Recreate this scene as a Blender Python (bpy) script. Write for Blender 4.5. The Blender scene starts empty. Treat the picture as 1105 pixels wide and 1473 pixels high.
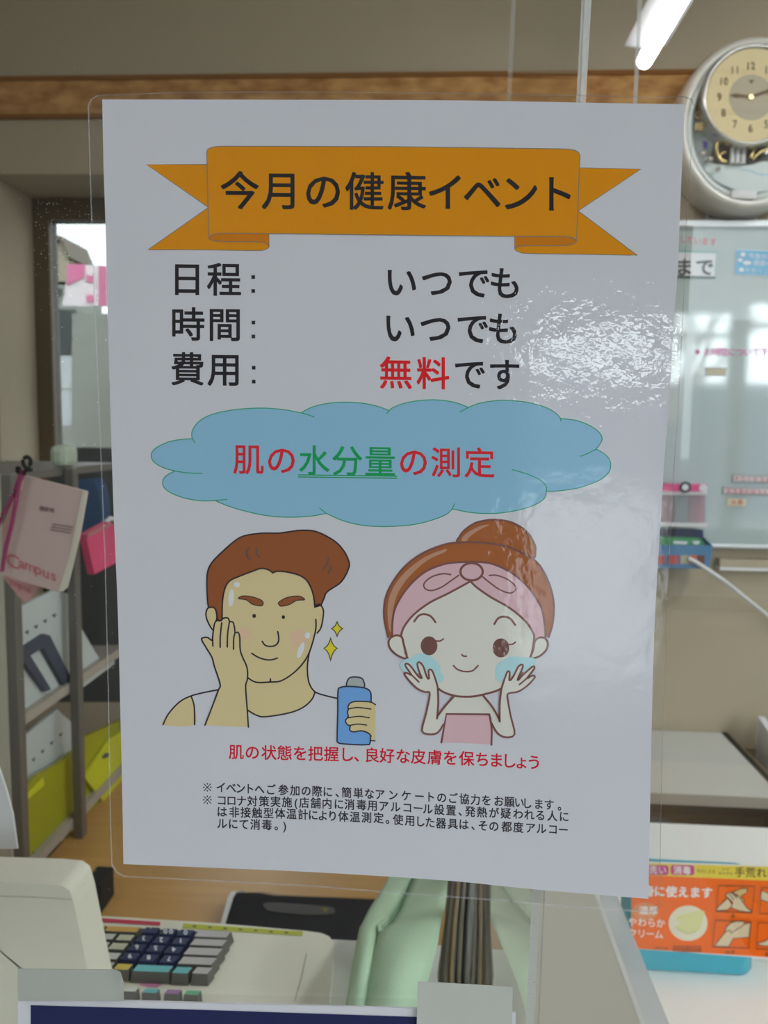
import bpy, math, random
from mathutils import Vector, Matrix
from mathutils.geometry import tessellate_polygon
random.seed(7)
C = bpy.context.scene
# ------------------------------------------------------------------ camera, sky, exposure
F = 1106.0
CAM = Vector((0.017, -0.29, 1.50))
YAW, PITCH, ROLL = math.radians(-3.30), math.radians(-5.90), math.radians(0.95)
_cy, _sy, _cp, _sp = math.cos(YAW), math.sin(YAW), math.cos(PITCH), math.sin(PITCH)
FWD = Vector((_sy*_cp, _cy*_cp, _sp))
_r = Vector((_cy, -_sy, 0)); _u = _r.cross(FWD)
RIGHT = math.cos(ROLL)*_r + math.sin(ROLL)*_u
UP = -math.sin(ROLL)*_r + math.cos(ROLL)*_u
cd = bpy.data.cameras.new('camera'); cam = bpy.data.objects.new('camera', cd); C.collection.objects.link(cam)
m = Matrix.Identity(4)
for i in range(3):
    m[i][0], m[i][1], m[i][2], m[i][3] = RIGHT[i], UP[i], -FWD[i], CAM[i]
cam.matrix_world = m
cd.sensor_fit = 'VERTICAL'; cd.sensor_height = 36.0; cd.sensor_width = 27.0
cd.lens = F*36.0/1473.0
cd.clip_start = 0.01; cd.clip_end = 200
cd.dof.use_dof = True; cd.dof.focus_distance = 0.292; cd.dof.aperture_fstop = 19.0
C.camera = cam
C.view_settings.view_transform = 'Standard'; C.view_settings.look = 'None'
C.view_settings.gamma = 1.0; C.view_settings.use_curve_mapping = False
C.view_settings.exposure = 0.0
C.cycles.max_bounces = 16; C.cycles.transparent_max_bounces = 40; C.cycles.diffuse_bounces = 5
C.cycles.caustics_reflective = False; C.cycles.caustics_refractive = False
SKY = 14.0
w = bpy.data.worlds.new('sky'); C.world = w; w.use_nodes = True
wb = w.node_tree.nodes['Background']; wb.inputs[0].default_value = (0.86, 0.93, 1.0, 1); wb.inputs[1].default_value = SKY

# window portals that help the renderer find the daylight, filled in once the walls are known
def portal(name, x0, x1, z0, z1, y, facing):
    l = bpy.data.lights.new(name, 'AREA'); l.shape = 'RECTANGLE'; l.size = abs(x1-x0); l.size_y = abs(z1-z0)
    l.cycles.is_portal = True
    o = bpy.data.objects.new(name, l); C.collection.objects.link(o)
    o.location = ((x0+x1)/2, y, (z0+z1)/2)
    o.rotation_euler = (math.radians(90 if facing > 0 else -90), 0, 0)   # -Z of the lamp to +Y / -Y
    return o
FRONT_Y, BACK_Y = -2.2, 1.95
FW = [(0.30, 0.82, 0.65, 1.86), (1.72, 2.42, 0.75, 2.52), (2.50, 3.62, 0.75, 2.60)]      # front windows x0,x1,z0,z1
for a in FW: portal('window_portal', *a, FRONT_Y, 1)

# ------------------------------------------------------------------ pixel rays (1105 x 1473 frame)
def ray(x, y): return FWD*F + RIGHT*(x-552.5) - UP*(y-736.5)
def on_y(x, y, Y):
    d = ray(x, y); return CAM + d*((Y-CAM.y)/d.y)
def on_z(x, y, Z):
    d = ray(x, y); return CAM + d*((Z-CAM.z)/d.z)
def on_x(x, y, X):
    d = ray(x, y); return CAM + d*((X-CAM.x)/d.x)
def at(x, y, dep):            # depth measured along world Y from the camera
    return on_y(x, y, CAM.y+dep)

# ------------------------------------------------------------------ materials
def lin(c):
    c /= 255.0
    return c/12.92 if c <= 0.04045 else ((c+0.055)/1.055)**2.4
def srgb(r, g, b): return (lin(r), lin(g), lin(b))
def mat(name, col, rough=0.6, spec=0.3, metal=0.0, emit=0.0, coat=0.0, noise=None, trans=0.0):
    M = bpy.data.materials.new(name); M.use_nodes = True
    nt = M.node_tree; p = nt.nodes['Principled BSDF']
    p.inputs['Base Color'].default_value = (*col, 1); p.inputs['Roughness'].default_value = rough
    p.inputs['Specular IOR Level'].default_value = spec; p.inputs['Metallic'].default_value = metal
    p.inputs['Coat Weight'].default_value = coat; p.inputs['Coat Roughness'].default_value = 0.04
    if emit:
        p.inputs['Emission Color'].default_value = (*col, 1); p.inputs['Emission Strength'].default_value = emit
    if trans: p.inputs['Transmission Weight'].default_value = trans
    if noise:
        sc, amt, bump = noise
        tc = nt.nodes.new('ShaderNodeTexCoord'); nz = nt.nodes.new('ShaderNodeTexNoise')
        nz.inputs['Scale'].default_value = sc; nz.inputs['Detail'].default_value = 4
        nt.links.new(tc.outputs['Object'], nz.inputs['Vector'])
        mx = nt.nodes.new('ShaderNodeMix'); mx.data_type = 'RGBA'
        mx.inputs[6].default_value = (*[c*(1-amt) for c in col], 1); mx.inputs[7].default_value = (*[min(1, c*(1+amt)) for c in col], 1)
        nt.links.new(nz.outputs['Fac'], mx.inputs[0]); nt.links.new(mx.outputs[2], p.inputs['Base Color'])
        if bump:
            b = nt.nodes.new('ShaderNodeBump'); b.inputs['Strength'].default_value = bump; b.inputs['Distance'].default_value = 0.002
            nt.links.new(nz.outputs['Fac'], b.inputs['Height']); nt.links.new(b.outputs['Normal'], p.inputs['Normal'])
    return M
def clear(name, tint=(1, 1, 1), ior=1.49, rough=0.0, haze=0.0, bump=None, hazecol=(0.9, 0.9, 0.95)):
    """clear sheet: what is behind shows straight through, the surface mirrors by Fresnel"""
    M = bpy.data.materials.new(name); M.use_nodes = True; nt = M.node_tree; nt.nodes.clear()
    out = nt.nodes.new('ShaderNodeOutputMaterial'); mx = nt.nodes.new('ShaderNodeMixShader')
    tr = nt.nodes.new('ShaderNodeBsdfTransparent'); gl = nt.nodes.new('ShaderNodeBsdfGlossy'); fr = nt.nodes.new('ShaderNodeFresnel')
    tr.inputs[0].default_value = (*tint, 1); gl.inputs[0].default_value = (1, 1, 1, 1); gl.inputs['Roughness'].default_value = rough
    fr.inputs['IOR'].default_value = ior
    base = tr.outputs[0]
    if haze:
        df = nt.nodes.new('ShaderNodeBsdfDiffuse'); df.inputs[0].default_value = (*hazecol, 1)
        h = nt.nodes.new('ShaderNodeMixShader'); h.inputs[0].default_value = haze
        nt.links.new(tr.outputs[0], h.inputs[1]); nt.links.new(df.outputs[0], h.inputs[2]); base = h.outputs[0]
    if bump:
        tc = nt.nodes.new('ShaderNodeTexCoord'); last = None
        for sc, dist in bump:
            nz = nt.nodes.new('ShaderNodeTexNoise'); nz.inputs['Scale'].default_value = sc; nz.inputs['Detail'].default_value = 2.0
            nt.links.new(tc.outputs['Object'], nz.inputs['Vector'])
            b = nt.nodes.new('ShaderNodeBump'); b.inputs['Strength'].default_value = 1.0; b.inputs['Distance'].default_value = dist
            nt.links.new(nz.outputs['Fac'], b.inputs['Height'])
            if last: nt.links.new(last.outputs['Normal'], b.inputs['Normal'])
            last = b
        nt.links.new(last.outputs['Normal'], gl.inputs['Normal']); nt.links.new(last.outputs['Normal'], fr.inputs['Normal'])
    ge = nt.nodes.new('ShaderNodeNewGeometry'); k = nt.nodes.new('ShaderNodeMath'); k.operation = 'SUBTRACT'; k.inputs[0].default_value = 1.0
    k2 = nt.nodes.new('ShaderNodeMath'); k2.operation = 'MULTIPLY'          # a thin pane mirrors on the side facing the room only
    nt.links.new(ge.outputs['Backfacing'], k.inputs[1]); nt.links.new(k.outputs[0], k2.inputs[0]); nt.links.new(fr.outputs[0], k2.inputs[1])
    nt.links.new(k2.outputs[0], mx.inputs[0]); nt.links.new(base, mx.inputs[1]); nt.links.new(gl.outputs[0], mx.inputs[2])
    nt.links.new(mx.outputs[0], out.inputs['Surface'])
    return M
_PW = lin(166)
_pm = {}
def ink(r, g, b, rough=0.7):      # printing ink on the sheet, given as the colour read next to a paper white of 166
    k = (r, g, b)
    if k not in _pm:
        _pm[k] = mat('print_%d_%d_%d' % k, tuple(min(0.9, lin(c)/_PW*0.78) for c in k), rough, 0.1)
    return _pm[k]

# ------------------------------------------------------------------ mesh building
class MB:
    def __init__(s): s.v = []; s.f = []; s.mi = []; s.mats = []
    def _m(s, mt):
        if mt not in s.mats: s.mats.append(mt)
        return s.mats.index(mt)
    def add(s, vs, fs, mt):
        o = len(s.v); s.v += [Vector(p) for p in vs]; i = s._m(mt)
        for f in fs: s.f.append([o+k for k in f]); s.mi.append(i)
    def box(s, c, d, mt, rot=None):
        x, y, z = d[0]/2, d[1]/2, d[2]/2
        vs = [Vector((a*x, b*y, e*z)) for a in (-1, 1) for b in (-1, 1) for e in (-1, 1)]
        if rot: vs = [rot @ p for p in vs]
        vs = [p+Vector(c) for p in vs]
        s.add(vs, [(0, 1, 3, 2), (4, 6, 7, 5), (0, 4, 5, 1), (2, 3, 7, 6), (0, 2, 6, 4), (1, 5, 7, 3)], mt)
    def span(s, a, b, mt):
        s.box([(a[i]+b[i])/2 for i in range(3)], [abs(b[i]-a[i]) for i in range(3)], mt)
    def prism(s, pts, off, mt, side=None):
        """closed solid: polygon pts (3-D, in order) pushed by off"""
        n = len(pts); pts = [Vector(p) for p in pts]; off = Vector(off)
        nw = Vector()
        for i in range(n): nw += pts[i].cross(pts[(i+1) % n])
        if nw.dot(off) < 0: pts.reverse()                 # base cap wound so that every face looks outwards
        tri = tessellate_polygon([pts]); vs = pts+[p+off for p in pts]; fx = []
        for t in tri:
            a, b, c = (pts[i] for i in t)
            fx.append(tuple(reversed(t)) if (b-a).cross(c-a).dot(off) > 0 else tuple(t))
        s.add(vs, fx+[tuple(n+i for i in reversed(t)) for t in fx], mt)
        s.add(vs, [(i, (i+1) % n, n+(i+1) % n, n+i) for i in range(n)], side or mt)
    def poly(s, pts, mt):
        pts = [Vector(p) for p in pts]; s.add(pts, [tuple(t) for t in tessellate_polygon([pts])], mt)
    def tube(s, path, r, mt, n=8, closed=False):
        path = [Vector(p) for p in path]; N = len(path); vs = []
        rr = r if isinstance(r, (list, tuple)) else [r]*N
        for i, p in enumerate(path):
            a = path[(i-1) % N] if (closed or i > 0) else p
            b = path[(i+1) % N] if (closed or i < N-1) else p
            t = (b-a).normalized(); h = Vector((0, 0, 1)) if abs(t.z) < 0.9 else Vector((1, 0, 0))
            u = t.cross(h).normalized(); v = t.cross(u)
            vs += [p+(u*math.cos(2*math.pi*k/n)+v*math.sin(2*math.pi*k/n))*rr[i] for k in range(n)]
        fs = []
        for i in range(N if closed else N-1):
            j = (i+1) % N
            fs += [(i*n+k, i*n+(k+1) % n, j*n+(k+1) % n, j*n+k) for k in range(n)]
        if not closed: fs += [tuple(range(n)), tuple(reversed(range((N-1)*n, N*n)))]
        s.add(vs, fs, mt)
    def lathe(s, c, prof, mt, axis='z', n=32, sx=1.0, sz=1.0, caps=True):
        """prof: (radius, height along axis)"""
        c = Vector(c); vs = []
        for r, h in prof:
            for k in range(n):
                a = 2*math.pi*k/n
                if axis == 'z': vs.append(c+Vector((r*math.cos(a)*sx, r*math.sin(a)*sz, h)))
                elif axis == 'y': vs.append(c+Vector((r*math.cos(a)*sx, h, r*math.sin(a)*sz)))
                else: vs.append(c+Vector((h, r*math.cos(a)*sx, r*math.sin(a)*sz)))
        fs = []
        for i in range(len(prof)-1):
            fs += [(i*n+k, i*n+(k+1) % n, (i+1)*n+(k+1) % n, (i+1)*n+k) for k in range(n)]
        if caps and prof[0][0] > 1e-6: fs.append(tuple(reversed(range(n))))
        if caps and prof[-1][0] > 1e-6: fs.append(tuple(range((len(prof)-1)*n, len(prof)*n)))
        s.add(vs, fs, mt)
    def loft(s, rows, mt, close=False):
        n = len(rows[0]); vs = [Vector(p) for r in rows for p in r]; fs = []
        for i in range(len(rows)-1):
            fs += [(i*n+k, i*n+k+1, (i+1)*n+k+1, (i+1)*n+k) for k in range(n-1)]
            if close: fs.append((i*n+n-1, i*n, (i+1)*n, (i+1)*n+n-1))
        s.add(vs, fs, mt)
    def build(s, name, parent=None, bevel=0.0, smooth=False, seg=2, solid=0.0, sub=0):
        root = Vector((0, 0, 0)); q = parent
        while q is not None: root += q.location; q = q.parent
        me = bpy.data.meshes.new(name)
        me.from_pydata([tuple(p-root) for p in s.v], [], s.f)
        for mt in s.mats: me.materials.append(mt)
        me.polygons.foreach_set('material_index', s.mi)
        if smooth: me.polygons.foreach_set('use_smooth', [True]*len(s.f))
        me.update()
        o = bpy.data.objects.new(name, me); C.collection.objects.link(o)
        if parent is not None: o.parent = parent
        if solid:
            k = o.modifiers.new('thick', 'SOLIDIFY'); k.thickness = solid; k.offset = 0
        if sub:
            k = o.modifiers.new('round', 'SUBSURF'); k.levels = sub; k.render_levels = sub
        if bevel:
            k = o.modifiers.new('edge', 'BEVEL'); k.width = bevel; k.segments = seg; k.limit_method = 'ANGLE'
        return o
def tag(o, label, cat, group=None, kind=None):
    if label: o['label'] = label
    if cat: o['category'] = cat
    if group: o['group'] = group
    if kind: o['kind'] = kind
    return o
def thing(name, loc, label, cat, group=None):
    o = bpy.data.objects.new(name, None); C.collection.objects.link(o); o.location = loc; o.empty_display_size = 0.05
    return tag(o, label, cat, group)
def struct(mb, name, parent=None, **k):
    o = mb.build(name, parent, **k)
    if parent is None: o['kind'] = 'structure'
    return o

# ------------------------------------------------------------------ 2-D drawing on a surface
def smooth(pts, closed=False, n=5):
    P = [Vector((p[0], p[1])) for p in pts]; N = len(P); out = []
    for i in range(N if closed else N-1):
        p1, p2 = P[i], P[(i+1) % N]
        p0 = P[(i-1) % N] if (closed or i > 0) else p1
        p3 = P[(i+2) % N] if (closed or i < N-2) else p2
        for k in range(n):
            t = k/n
            out.append(0.5*((2*p1)+(p2-p0)*t+(2*p0-5*p1+4*p2-p3)*t*t+(3*p1-p0-3*p2+p3)*t**3))
    if not closed: out.append(P[-1])
    return [(p.x, p.y) for p in out]
def ellipse(cx, cy, rx, ry, rot=0, n=32):
    c, s_ = math.cos(math.radians(rot)), math.sin(math.radians(rot)); o = []
    for k in range(n):
        a = 2*math.pi*k/n; x, y = rx*math.cos(a), ry*math.sin(a)
        o.append((cx+x*c-y*s_, cy+x*s_+y*c))
    return o
def lift(p, k):                     # ink laid over ink sits a hair higher, so that coplanar faces do not fight
    d = CAM-p
    return p+d*(1e-5*k)
def fill(mb, pts, mt, mp, k=0): mb.poly([lift(mp(*p), k) for p in pts], mt)
def stroke(mb, pts, wd, mt, mp, closed=False):
    P = [Vector(p) for p in pts]; N = len(P)
    if N < 2: return
    L, R_ = [], []
    for i, p in enumerate(P):
        a = P[(i-1) % N] if (closed or i > 0) else p
        b = P[(i+1) % N] if (closed or i < N-1) else p
        t = (b-a)
        if t.length < 1e-6: t = Vector((1, 0))
        t.normalize(); nrm = Vector((-t.y, t.x))*wd/2
        L.append(p+nrm); R_.append(p-nrm)
    vs = [mp(*p) for p in L]+[mp(*p) for p in R_]
    fs = [(i, (i+1) % N, N+(i+1) % N, N+i) for i in range(N if closed else N-1)]
    mb.add(vs, fs, mt)
    if not closed:                       # round line ends
        for p in (P[0], P[-1]): fill(mb, ellipse(p.x, p.y, wd/2, wd/2, n=10), mt, mp, .7)
_fc = bpy.data.curves.new('glyph', 'FONT'); _fo = bpy.data.objects.new('glyph', _fc); C.collection.objects.link(_fo)
_fc.resolution_u = 3
_gl = {}
def glyph(ch):
    k = ch
    if k not in _gl:
        _fc.body = ch; bpy.context.view_layer.update()
        dg = bpy.context.evaluated_depsgraph_get()
        me = bpy.data.meshes.new_from_object(_fo.evaluated_get(dg))
        _gl[k] = ([(v.co.x, v.co.y) for v in me.vertices], [tuple(p.vertices) for p in me.polygons])
        bpy.data.meshes.remove(me)
    return _gl[k]
def put(mb, ch, cx, cy, em, mt, mp, slope=0.0, sx=1.0, bold=0.0, rot=0.0, half=False):
    vs, fs = glyph(ch)
    if not vs: return
    ox = 0.5
    if half or ch in '、。()': ox = (min(v[0] for v in vs)+max(v[0] for v in vs))/2
    ca, sa = math.cos(rot), math.sin(rot)
    for kk, (p, q) in enumerate(((0, 0),) if bold <= 0 else ((-bold, -bold), (bold, -bold), (bold, bold), (-bold, bold))):   # heavier strokes
        o = []
        for x, y in vs:
            a, b = (x-ox+p)*em*sx, -(y-0.38+q)*em
            a, b = a*ca-b*sa, a*sa+b*ca
            o.append(lift(mp(cx+a, cy+b+a*slope), kk*.7))
        mb.add(o, fs, mt)
def interp(d, i):
    ks = sorted(d)
    if i <= ks[0]:
        k0, k1 = ks[0], ks[min(1, len(ks)-1)]
    elif i >= ks[-1]: k0, k1 = ks[max(0, len(ks)-2)], ks[-1]
    else:
        k0 = max(k for k in ks if k <= i); k1 = min([k for k in ks if k > i] or [k0])
    return d[k0] if k0 == k1 else d[k0]+(d[k1]-d[k0])*(i-k0)/(k1-k0)
def line(mb, txt, xs, ys, em, mt, mp, sx=1.0, bold=0.0, colors=None):
    if isinstance(xs, (list, tuple)): xs = dict(enumerate(xs))
    if isinstance(ys, (list, tuple)): ys = {0: ys[0], len(txt)-1: ys[1]}
    for i, ch in enumerate(txt):
        sl = (interp(ys, i+1)-interp(ys, i))/max(1e-3, interp(xs, i+1)-interp(xs, i)) if len(txt) > 1 else 0
        put(mb, ch, interp(xs, i), interp(ys, i), em, colors[i] if colors else mt, mp, sl, sx, bold)

# ------------------------------------------------------------------ room shell
XL, XR, ZC = -2.2, 3.8, 2.95
m_wall = mat('beige_wallpaper', (0.455, 0.385, 0.28), 0.85, 0.15, noise=(160, 0.05, 0.15))
m_white_wall = mat('off_white_paint', (0.36, 0.35, 0.32), 0.85, 0.1)
m_floor = mat('grey_vinyl_floor', (0.30, 0.29, 0.27), 0.45, 0.3, noise=(6, 0.15, 0))
m_ceil = mat('white_ceiling_board', (0.75, 0.74, 0.70), 0.9, 0.1, noise=(60, 0.05, 0.1))
b = MB(); b.span((XL, FRONT_Y-0.2, -0.1), (XR, 2.3, 0.0), m_floor); struct(b, 'floor')
b = MB(); b.span((XL-0.1, FRONT_Y-0.2, ZC), (XR+0.1, 2.3, ZC+0.1), m_ceil); struct(b, 'ceiling')
b = MB(); b.span((XL-0.12, FRONT_Y-0.2, 0), (XL, 2.3, ZC), m_wall); struct(b, 'wall_left')
b = MB(); b.span((XR, FRONT_Y-0.2, 0), (XR+0.12, 2.3, ZC), m_white_wall); struct(b, 'wall_right')
WX0 = on_y(48, 400, 2.17).x; WX1 = WX0+0.95; WZ1 = on_y(100, 284, 2.17).z; WZ0 = 0.95
def wall_with(name, y0, y1, holes, mt):
    b = MB(); xs = XL
    for (x0, x1, z0, z1) in holes:
        b.span((xs, y0, 0), (x0, y1, ZC), mt); b.span((x0, y0, 0), (x1, y1, z0), mt); b.span((x0, y0, z1), (x1, y1, ZC), mt); xs = x1
    b.span((xs, y0, 0), (XR, y1, ZC), mt)
    return struct(b, name)
wall_with('wall_back', BACK_Y, 2.30, [(WX0, WX1, WZ0, WZ1)], m_wall)
wall_with('wall_front', FRONT_Y-0.15, FRONT_Y, FW, m_white_wall)
portal('window_portal', WX0, WX1, WZ0, WZ1, 2.29, -1)
m_frame = mat('dark_brown_sash', srgb(92, 76, 54), 0.45, 0.35)
m_dim_pane = clear('dimming_window_glass', (0.36, 0.37, 0.365))  # grey tint put in to dim the daylit view outside
m_pane = clear('window_glass', (0.95, 0.97, 0.96))
win = MB(); fw, fh = 0.055, 0.068
win.span((WX0, 2.17, WZ0), (WX0+fw, 2.23, WZ1), m_frame); win.span((WX1-fw, 2.17, WZ0), (WX1, 2.23, WZ1), m_frame)
win.span((WX0+fw, 2.17, WZ1-fh), (WX1-fw, 2.23, WZ1), m_frame); win.span((WX0+fw, 2.17, WZ0), (WX1-fw, 2.23, WZ0+0.05), m_frame)
win.span((WX0+0.47, 2.18, WZ0+0.05), (WX0+0.51, 2.22, WZ1-fh), m_frame)
wo = struct(win, 'window_1', bevel=0.004)
b = MB(); b.span((WX0+fw, 2.198, WZ0+0.05), (WX1-fw, 2.202, WZ1-fh), m_dim_pane); b.build('pane', wo)
m_alu = mat('aluminium_sash', (0.55, 0.56, 0.57), 0.35, 0.5, 0.6)
for n, (x0, x1, z0, z1) in enumerate(FW):
    b = MB(); t = 0.035; ya, yb = FRONT_Y-0.11, FRONT_Y-0.05
    b.span((x0, ya, z0), (x0+t, yb, z1), m_alu); b.span((x1-t, ya, z0), (x1, yb, z1), m_alu)
    b.span((x0+t, ya, z1-t), (x1-t, yb, z1), m_alu); b.span((x0+t, ya, z0), (x1-t, yb, z0+t), m_alu)
    if n:
        b.span(((x0+x1)/2-0.015, ya, z0+t), ((x0+x1)/2+0.015, yb, z1-t), m_alu)
        b.span((x0+t, ya+0.01, z1-0.22), ((x0+x1)/2-0.016, yb-0.01, z1-0.19), m_alu); b.span(((x0+x1)/2+0.016, ya+0.01, z1-0.22), (x1-t, yb-0.01, z1-0.19), m_alu)
    o = struct(b, 'window_%d' % (n+2), bevel=0.003)
    b = MB(); b.span((x0+t, FRONT_Y-0.082, z0+t), (x1-t, FRONT_Y-0.078, z1-t), m_pane); b.build('pane', o)
# patterned border strip along the back wall
ms = bpy.data.materials.new('orange_brown_border'); ms.use_nodes = True; nt = ms.node_tree; p = nt.nodes['Principled BSDF']
tc = nt.nodes.new('ShaderNodeTexCoord'); mpn = nt.nodes.new('ShaderNodeMapping'); nz = nt.nodes.new('ShaderNodeTexNoise'); cr = nt.nodes.new('ShaderNodeValToRGB')
mpn.inputs['Scale'].default_value = (14, 1, 30); nz.inputs['Scale'].default_value = 1.0; nz.inputs['Detail'].default_value = 5
cr.color_ramp.elements[0].position = 0.35; cr.color_ramp.elements[0].color = (0.36, 0.15, 0.035, 1)
cr.color_ramp.elements[1].position = 0.66; cr.color_ramp.elements[1].color = (0.66, 0.36, 0.12, 1)
nt.links.new(tc.outputs['Object'], mpn.inputs[0]); nt.links.new(mpn.outputs[0], nz.inputs['Vector']); nt.links.new(nz.outputs['Fac'], cr.inputs[0]); nt.links.new(cr.outputs[0], p.inputs['Base Color'])
p.inputs['Roughness'].default_value = 0.7
m_strip_edge = mat('dark_border_edge', (0.26, 0.11, 0.03), 0.7, 0.2)
SZ1 = on_y(60, 109, BACK_Y-0.01).z; SZ0 = on_y(60, 170, BACK_Y-0.01).z
b = MB(); b.span((XL, BACK_Y-0.006, SZ0+0.012), (XR, BACK_Y, SZ1-0.012), ms)
b.span((XL, BACK_Y-0.011, SZ0), (XR, BACK_Y, SZ0+0.012), m_strip_edge); b.span((XL, BACK_Y-0.011, SZ1-0.012), (XR, BACK_Y, SZ1), m_strip_edge)
struct(b, 'trim_1')

# ------------------------------------------------------------------ outside
m_ground = mat('asphalt', (0.16, 0.16, 0.16), 0.9, 0.1, noise=(3, 0.2, 0))
b = MB(); b.span((-60, -60, -0.22), (60, 60, -0.12), m_ground); struct(b, 'ground')
m_hb = mat('beige_siding', (0.42, 0.37, 0.27), 0.8, 0.1); m_hg = mat('grey_green_mortar', (0.33, 0.34, 0.30), 0.85, 0.1)
m_dark = mat('dark_opening', (0.05, 0.06, 0.06), 0.4, 0.3); m_pink = mat('pink_banner_cloth', (0.75, 0.22, 0.38), 0.7, 0.1); m_pw = mat('white_banner_cloth', (0.85, 0.75, 0.76), 0.7, 0.1)
m_roof = mat('brown_roof_tile', (0.20, 0.17, 0.14), 0.8, 0.1)
D = 6.5; hy = CAM.y+D
def pz(x, y, d=D): return at(x, y, d)
h = thing('neighbour_house', (pz(80, 500).x, hy, -0.12), 'beige house with stepped gable seen through the dark framed back window', 'house')
b = MB(); b.prism([pz(-60, 410), pz(-60, 330), pz(70, 346), pz(86, 345), pz(97, 370), pz(103, 403), pz(103, 410)], (0, .4, 0), m_hb); b.build('upper_storey', h)
b = MB(); b.prism([pz(-60, 1010), pz(-60, 405), pz(108, 405), pz(118, 410), pz(118, 1010)], (0, .4, 0), m_hg); b.build('lower_storey', h)
b = MB(); b.prism([pz(-60, 322, D-.05), pz(68, 338, D-.05), pz(88, 339, D-.05), pz(100, 370, D-.05), pz(97, 371, D-.05), pz(86, 345, D-.05), pz(68, 346, D-.05), pz(-60, 330, D-.05)], (0, .5, 0), m_roof); b.build('roof', h)
b = MB(); b.prism([pz(74, 512, D-.02), pz(74, 444, D-.02), pz(108, 446, D-.02), pz(107, 480, D-.02), pz(101, 490, D-.02), pz(101, 518, D-.02)], (0, .02, 0), m_dark); b.build('window', h)
b = MB(); b.prism([pz(75, 424, D-.03), pz(75, 414, D-.03), pz(86, 414, D-.03), pz(86, 424, D-.03)], (0, .03, 0), m_dark); b.build('vent', h)
D2 = 5.6
h = thing('shop_banner', at(135, 440, D2), 'pink and white shop banner hanging outside behind the back window', 'banner')
b = MB(); b.prism([at(90, 440, D2), at(99, 380, D2), at(185, 384, D2), at(185, 441, D2)], (0, .02, 0), m_pw); b.build('white_cloth', h)
for q in ([(96, 380), (121, 380), (121, 398), (96, 410)], [(142, 382), (152, 382), (152, 440), (142, 440)], [(124, 396), (133, 396), (133, 406), (124, 406)], [(124, 424), (134, 424), (134, 434), (124, 434)]):
    b = MB(); b.prism([at(x, y, D2-.012) for x, y in q], (0, .01, 0), m_pink); b.build('pink_panel', h)
b = MB(); b.tube([at(186, 378, D2), at(186, 1000, D2)], 0.02, m_alu); b.build('pole', h)
b = MB(); b.prism([at(100, 1100, 5.0), at(104, 450, 5.0), at(330, 455, 5.0), at(330, 1100, 5.0)], (0, .15, 0), m_hg)
tag(b.build('garden_wall'), 'grey rendered garden wall standing outside below the pink banner', 'wall')
m_panelw = mat('pale_panel', (0.62, 0.65, 0.68), 0.6, 0.2)
for k, (y0, y1, t) in enumerate(((512, 558, 'upper pale grey notice board outside on posts behind the back window'), (562, 612, 'lower pale grey notice board outside on posts behind the back window'))):
    b = MB(); b.prism([at(74, y1, 4.6), at(75, y0, 4.6), at(100, y0, 4.6), at(100, y1, 4.6)], (0, .03, 0), m_panelw)
    if k == 1:
        b.tube([at(78, 612, 4.6)+Vector((0, .015, 0)), at(78, 1010, 4.6)+Vector((0, .015, 0))], .015, m_alu)
    tag(b.build('notice_board'), t, 'notice board', 'notice boards outside')
m_bark = mat('pale_bark', (0.42, 0.36, 0.32), 0.9, 0.1, noise=(20, 0.3, 0.4))
def tree(x, y, hgt, label):
    b = MB(); rnd = random.Random(int(x*100))
    def grow(p, d, r, L, lv):
        q = p+d*L; b.tube([p, p+d*L*.5+Vector((rnd.uniform(-.03, .03), 0, 0)), q], [r, r*.85, r*.7], m_bark, 6)
        if lv == 0: return
        for k in range(3 if lv > 1 else 4):
            e = (d+Vector((rnd.uniform(-.7, .7), rnd.uniform(-.7, .7), rnd.uniform(-.05, .4)))).normalized()
            grow(p+d*L*rnd.uniform(.6, 1), e, r*.55, L*rnd.uniform(.5, .7), lv-1)
    grow(Vector((x, y, -0.15)), Vector((0.03, 0, 1)), .11, hgt, 4)
    return tag(b.build('bare_tree'), label, 'tree', 'bare trees outside the front windows')
tree(2.6, -5.2, 1.75, 'nearer bare pale trunked tree mirrored in the whiteboard')
tree(4.9, -6.5, 1.9, 'farther bare pale trunked tree outside the front windows')
b = MB(); b.span((.75, -5.4, -.12), (1.75, -5.1, 1.02), mat('white_block_face', (.8, .8, .8), .8, .1)); tag(b.build('glare_block'), 'white block added outside the narrow front window to be mirrored in the poster film', 'wall')  # unseen block, added so the poster film mirrors a pale patch
m_far = mat('far_building_blue_grey', (0.10, 0.11, 0.14), 0.9, 0.1)
b = MB(); b.span((-6, -14.5, -.12), (16, -12, 2.6), m_far); tag(b.build('low_building'), 'low blue grey building across the street in front of the shop', 'building')

# ------------------------------------------------------------------ furniture at the back
m_top = mat('white_laminate', (0.66, 0.66, 0.62), 0.35, 0.3); m_edge = mat('beige_edge_band', (0.47, 0.43, 0.36), 0.5, 0.2)
m_black = mat('black_rubber', (0.012, 0.011, 0.011), 0.5, 0.3); m_brown = mat('dark_brown_board', (0.10, 0.075, 0.055), 0.6, 0.2)
TZ = 0.64
pa = on_z(1037, 1053, TZ); pb = on_z(1120, 1141, TZ); yb = BACK_Y-0.005; yf = on_z(1000, 1143, TZ).y
xa, xb = pa.x, pb.x
t = thing('side_table', ((xa-0.5), (yf+yb)/2, 0), 'low white topped table with black edging against the back wall', 'table')
b = MB(); b.prism([(xa-1.0, yb, TZ), (xa, yb, TZ), (xb, yf, TZ), (xa-1.0, yf, TZ)], (0, 0, -.028), m_top, m_edge); b.build('table_top', t)
b = MB(); dx = Vector((.016, 0, 0)); b.prism([Vector((xa, yb, TZ+.002)), Vector((xa, yb, TZ+.002))+dx, Vector((xb, yf, TZ+.002))+dx, Vector((xb, yf, TZ+.002))], (0, 0, -.03), m_black)
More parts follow.
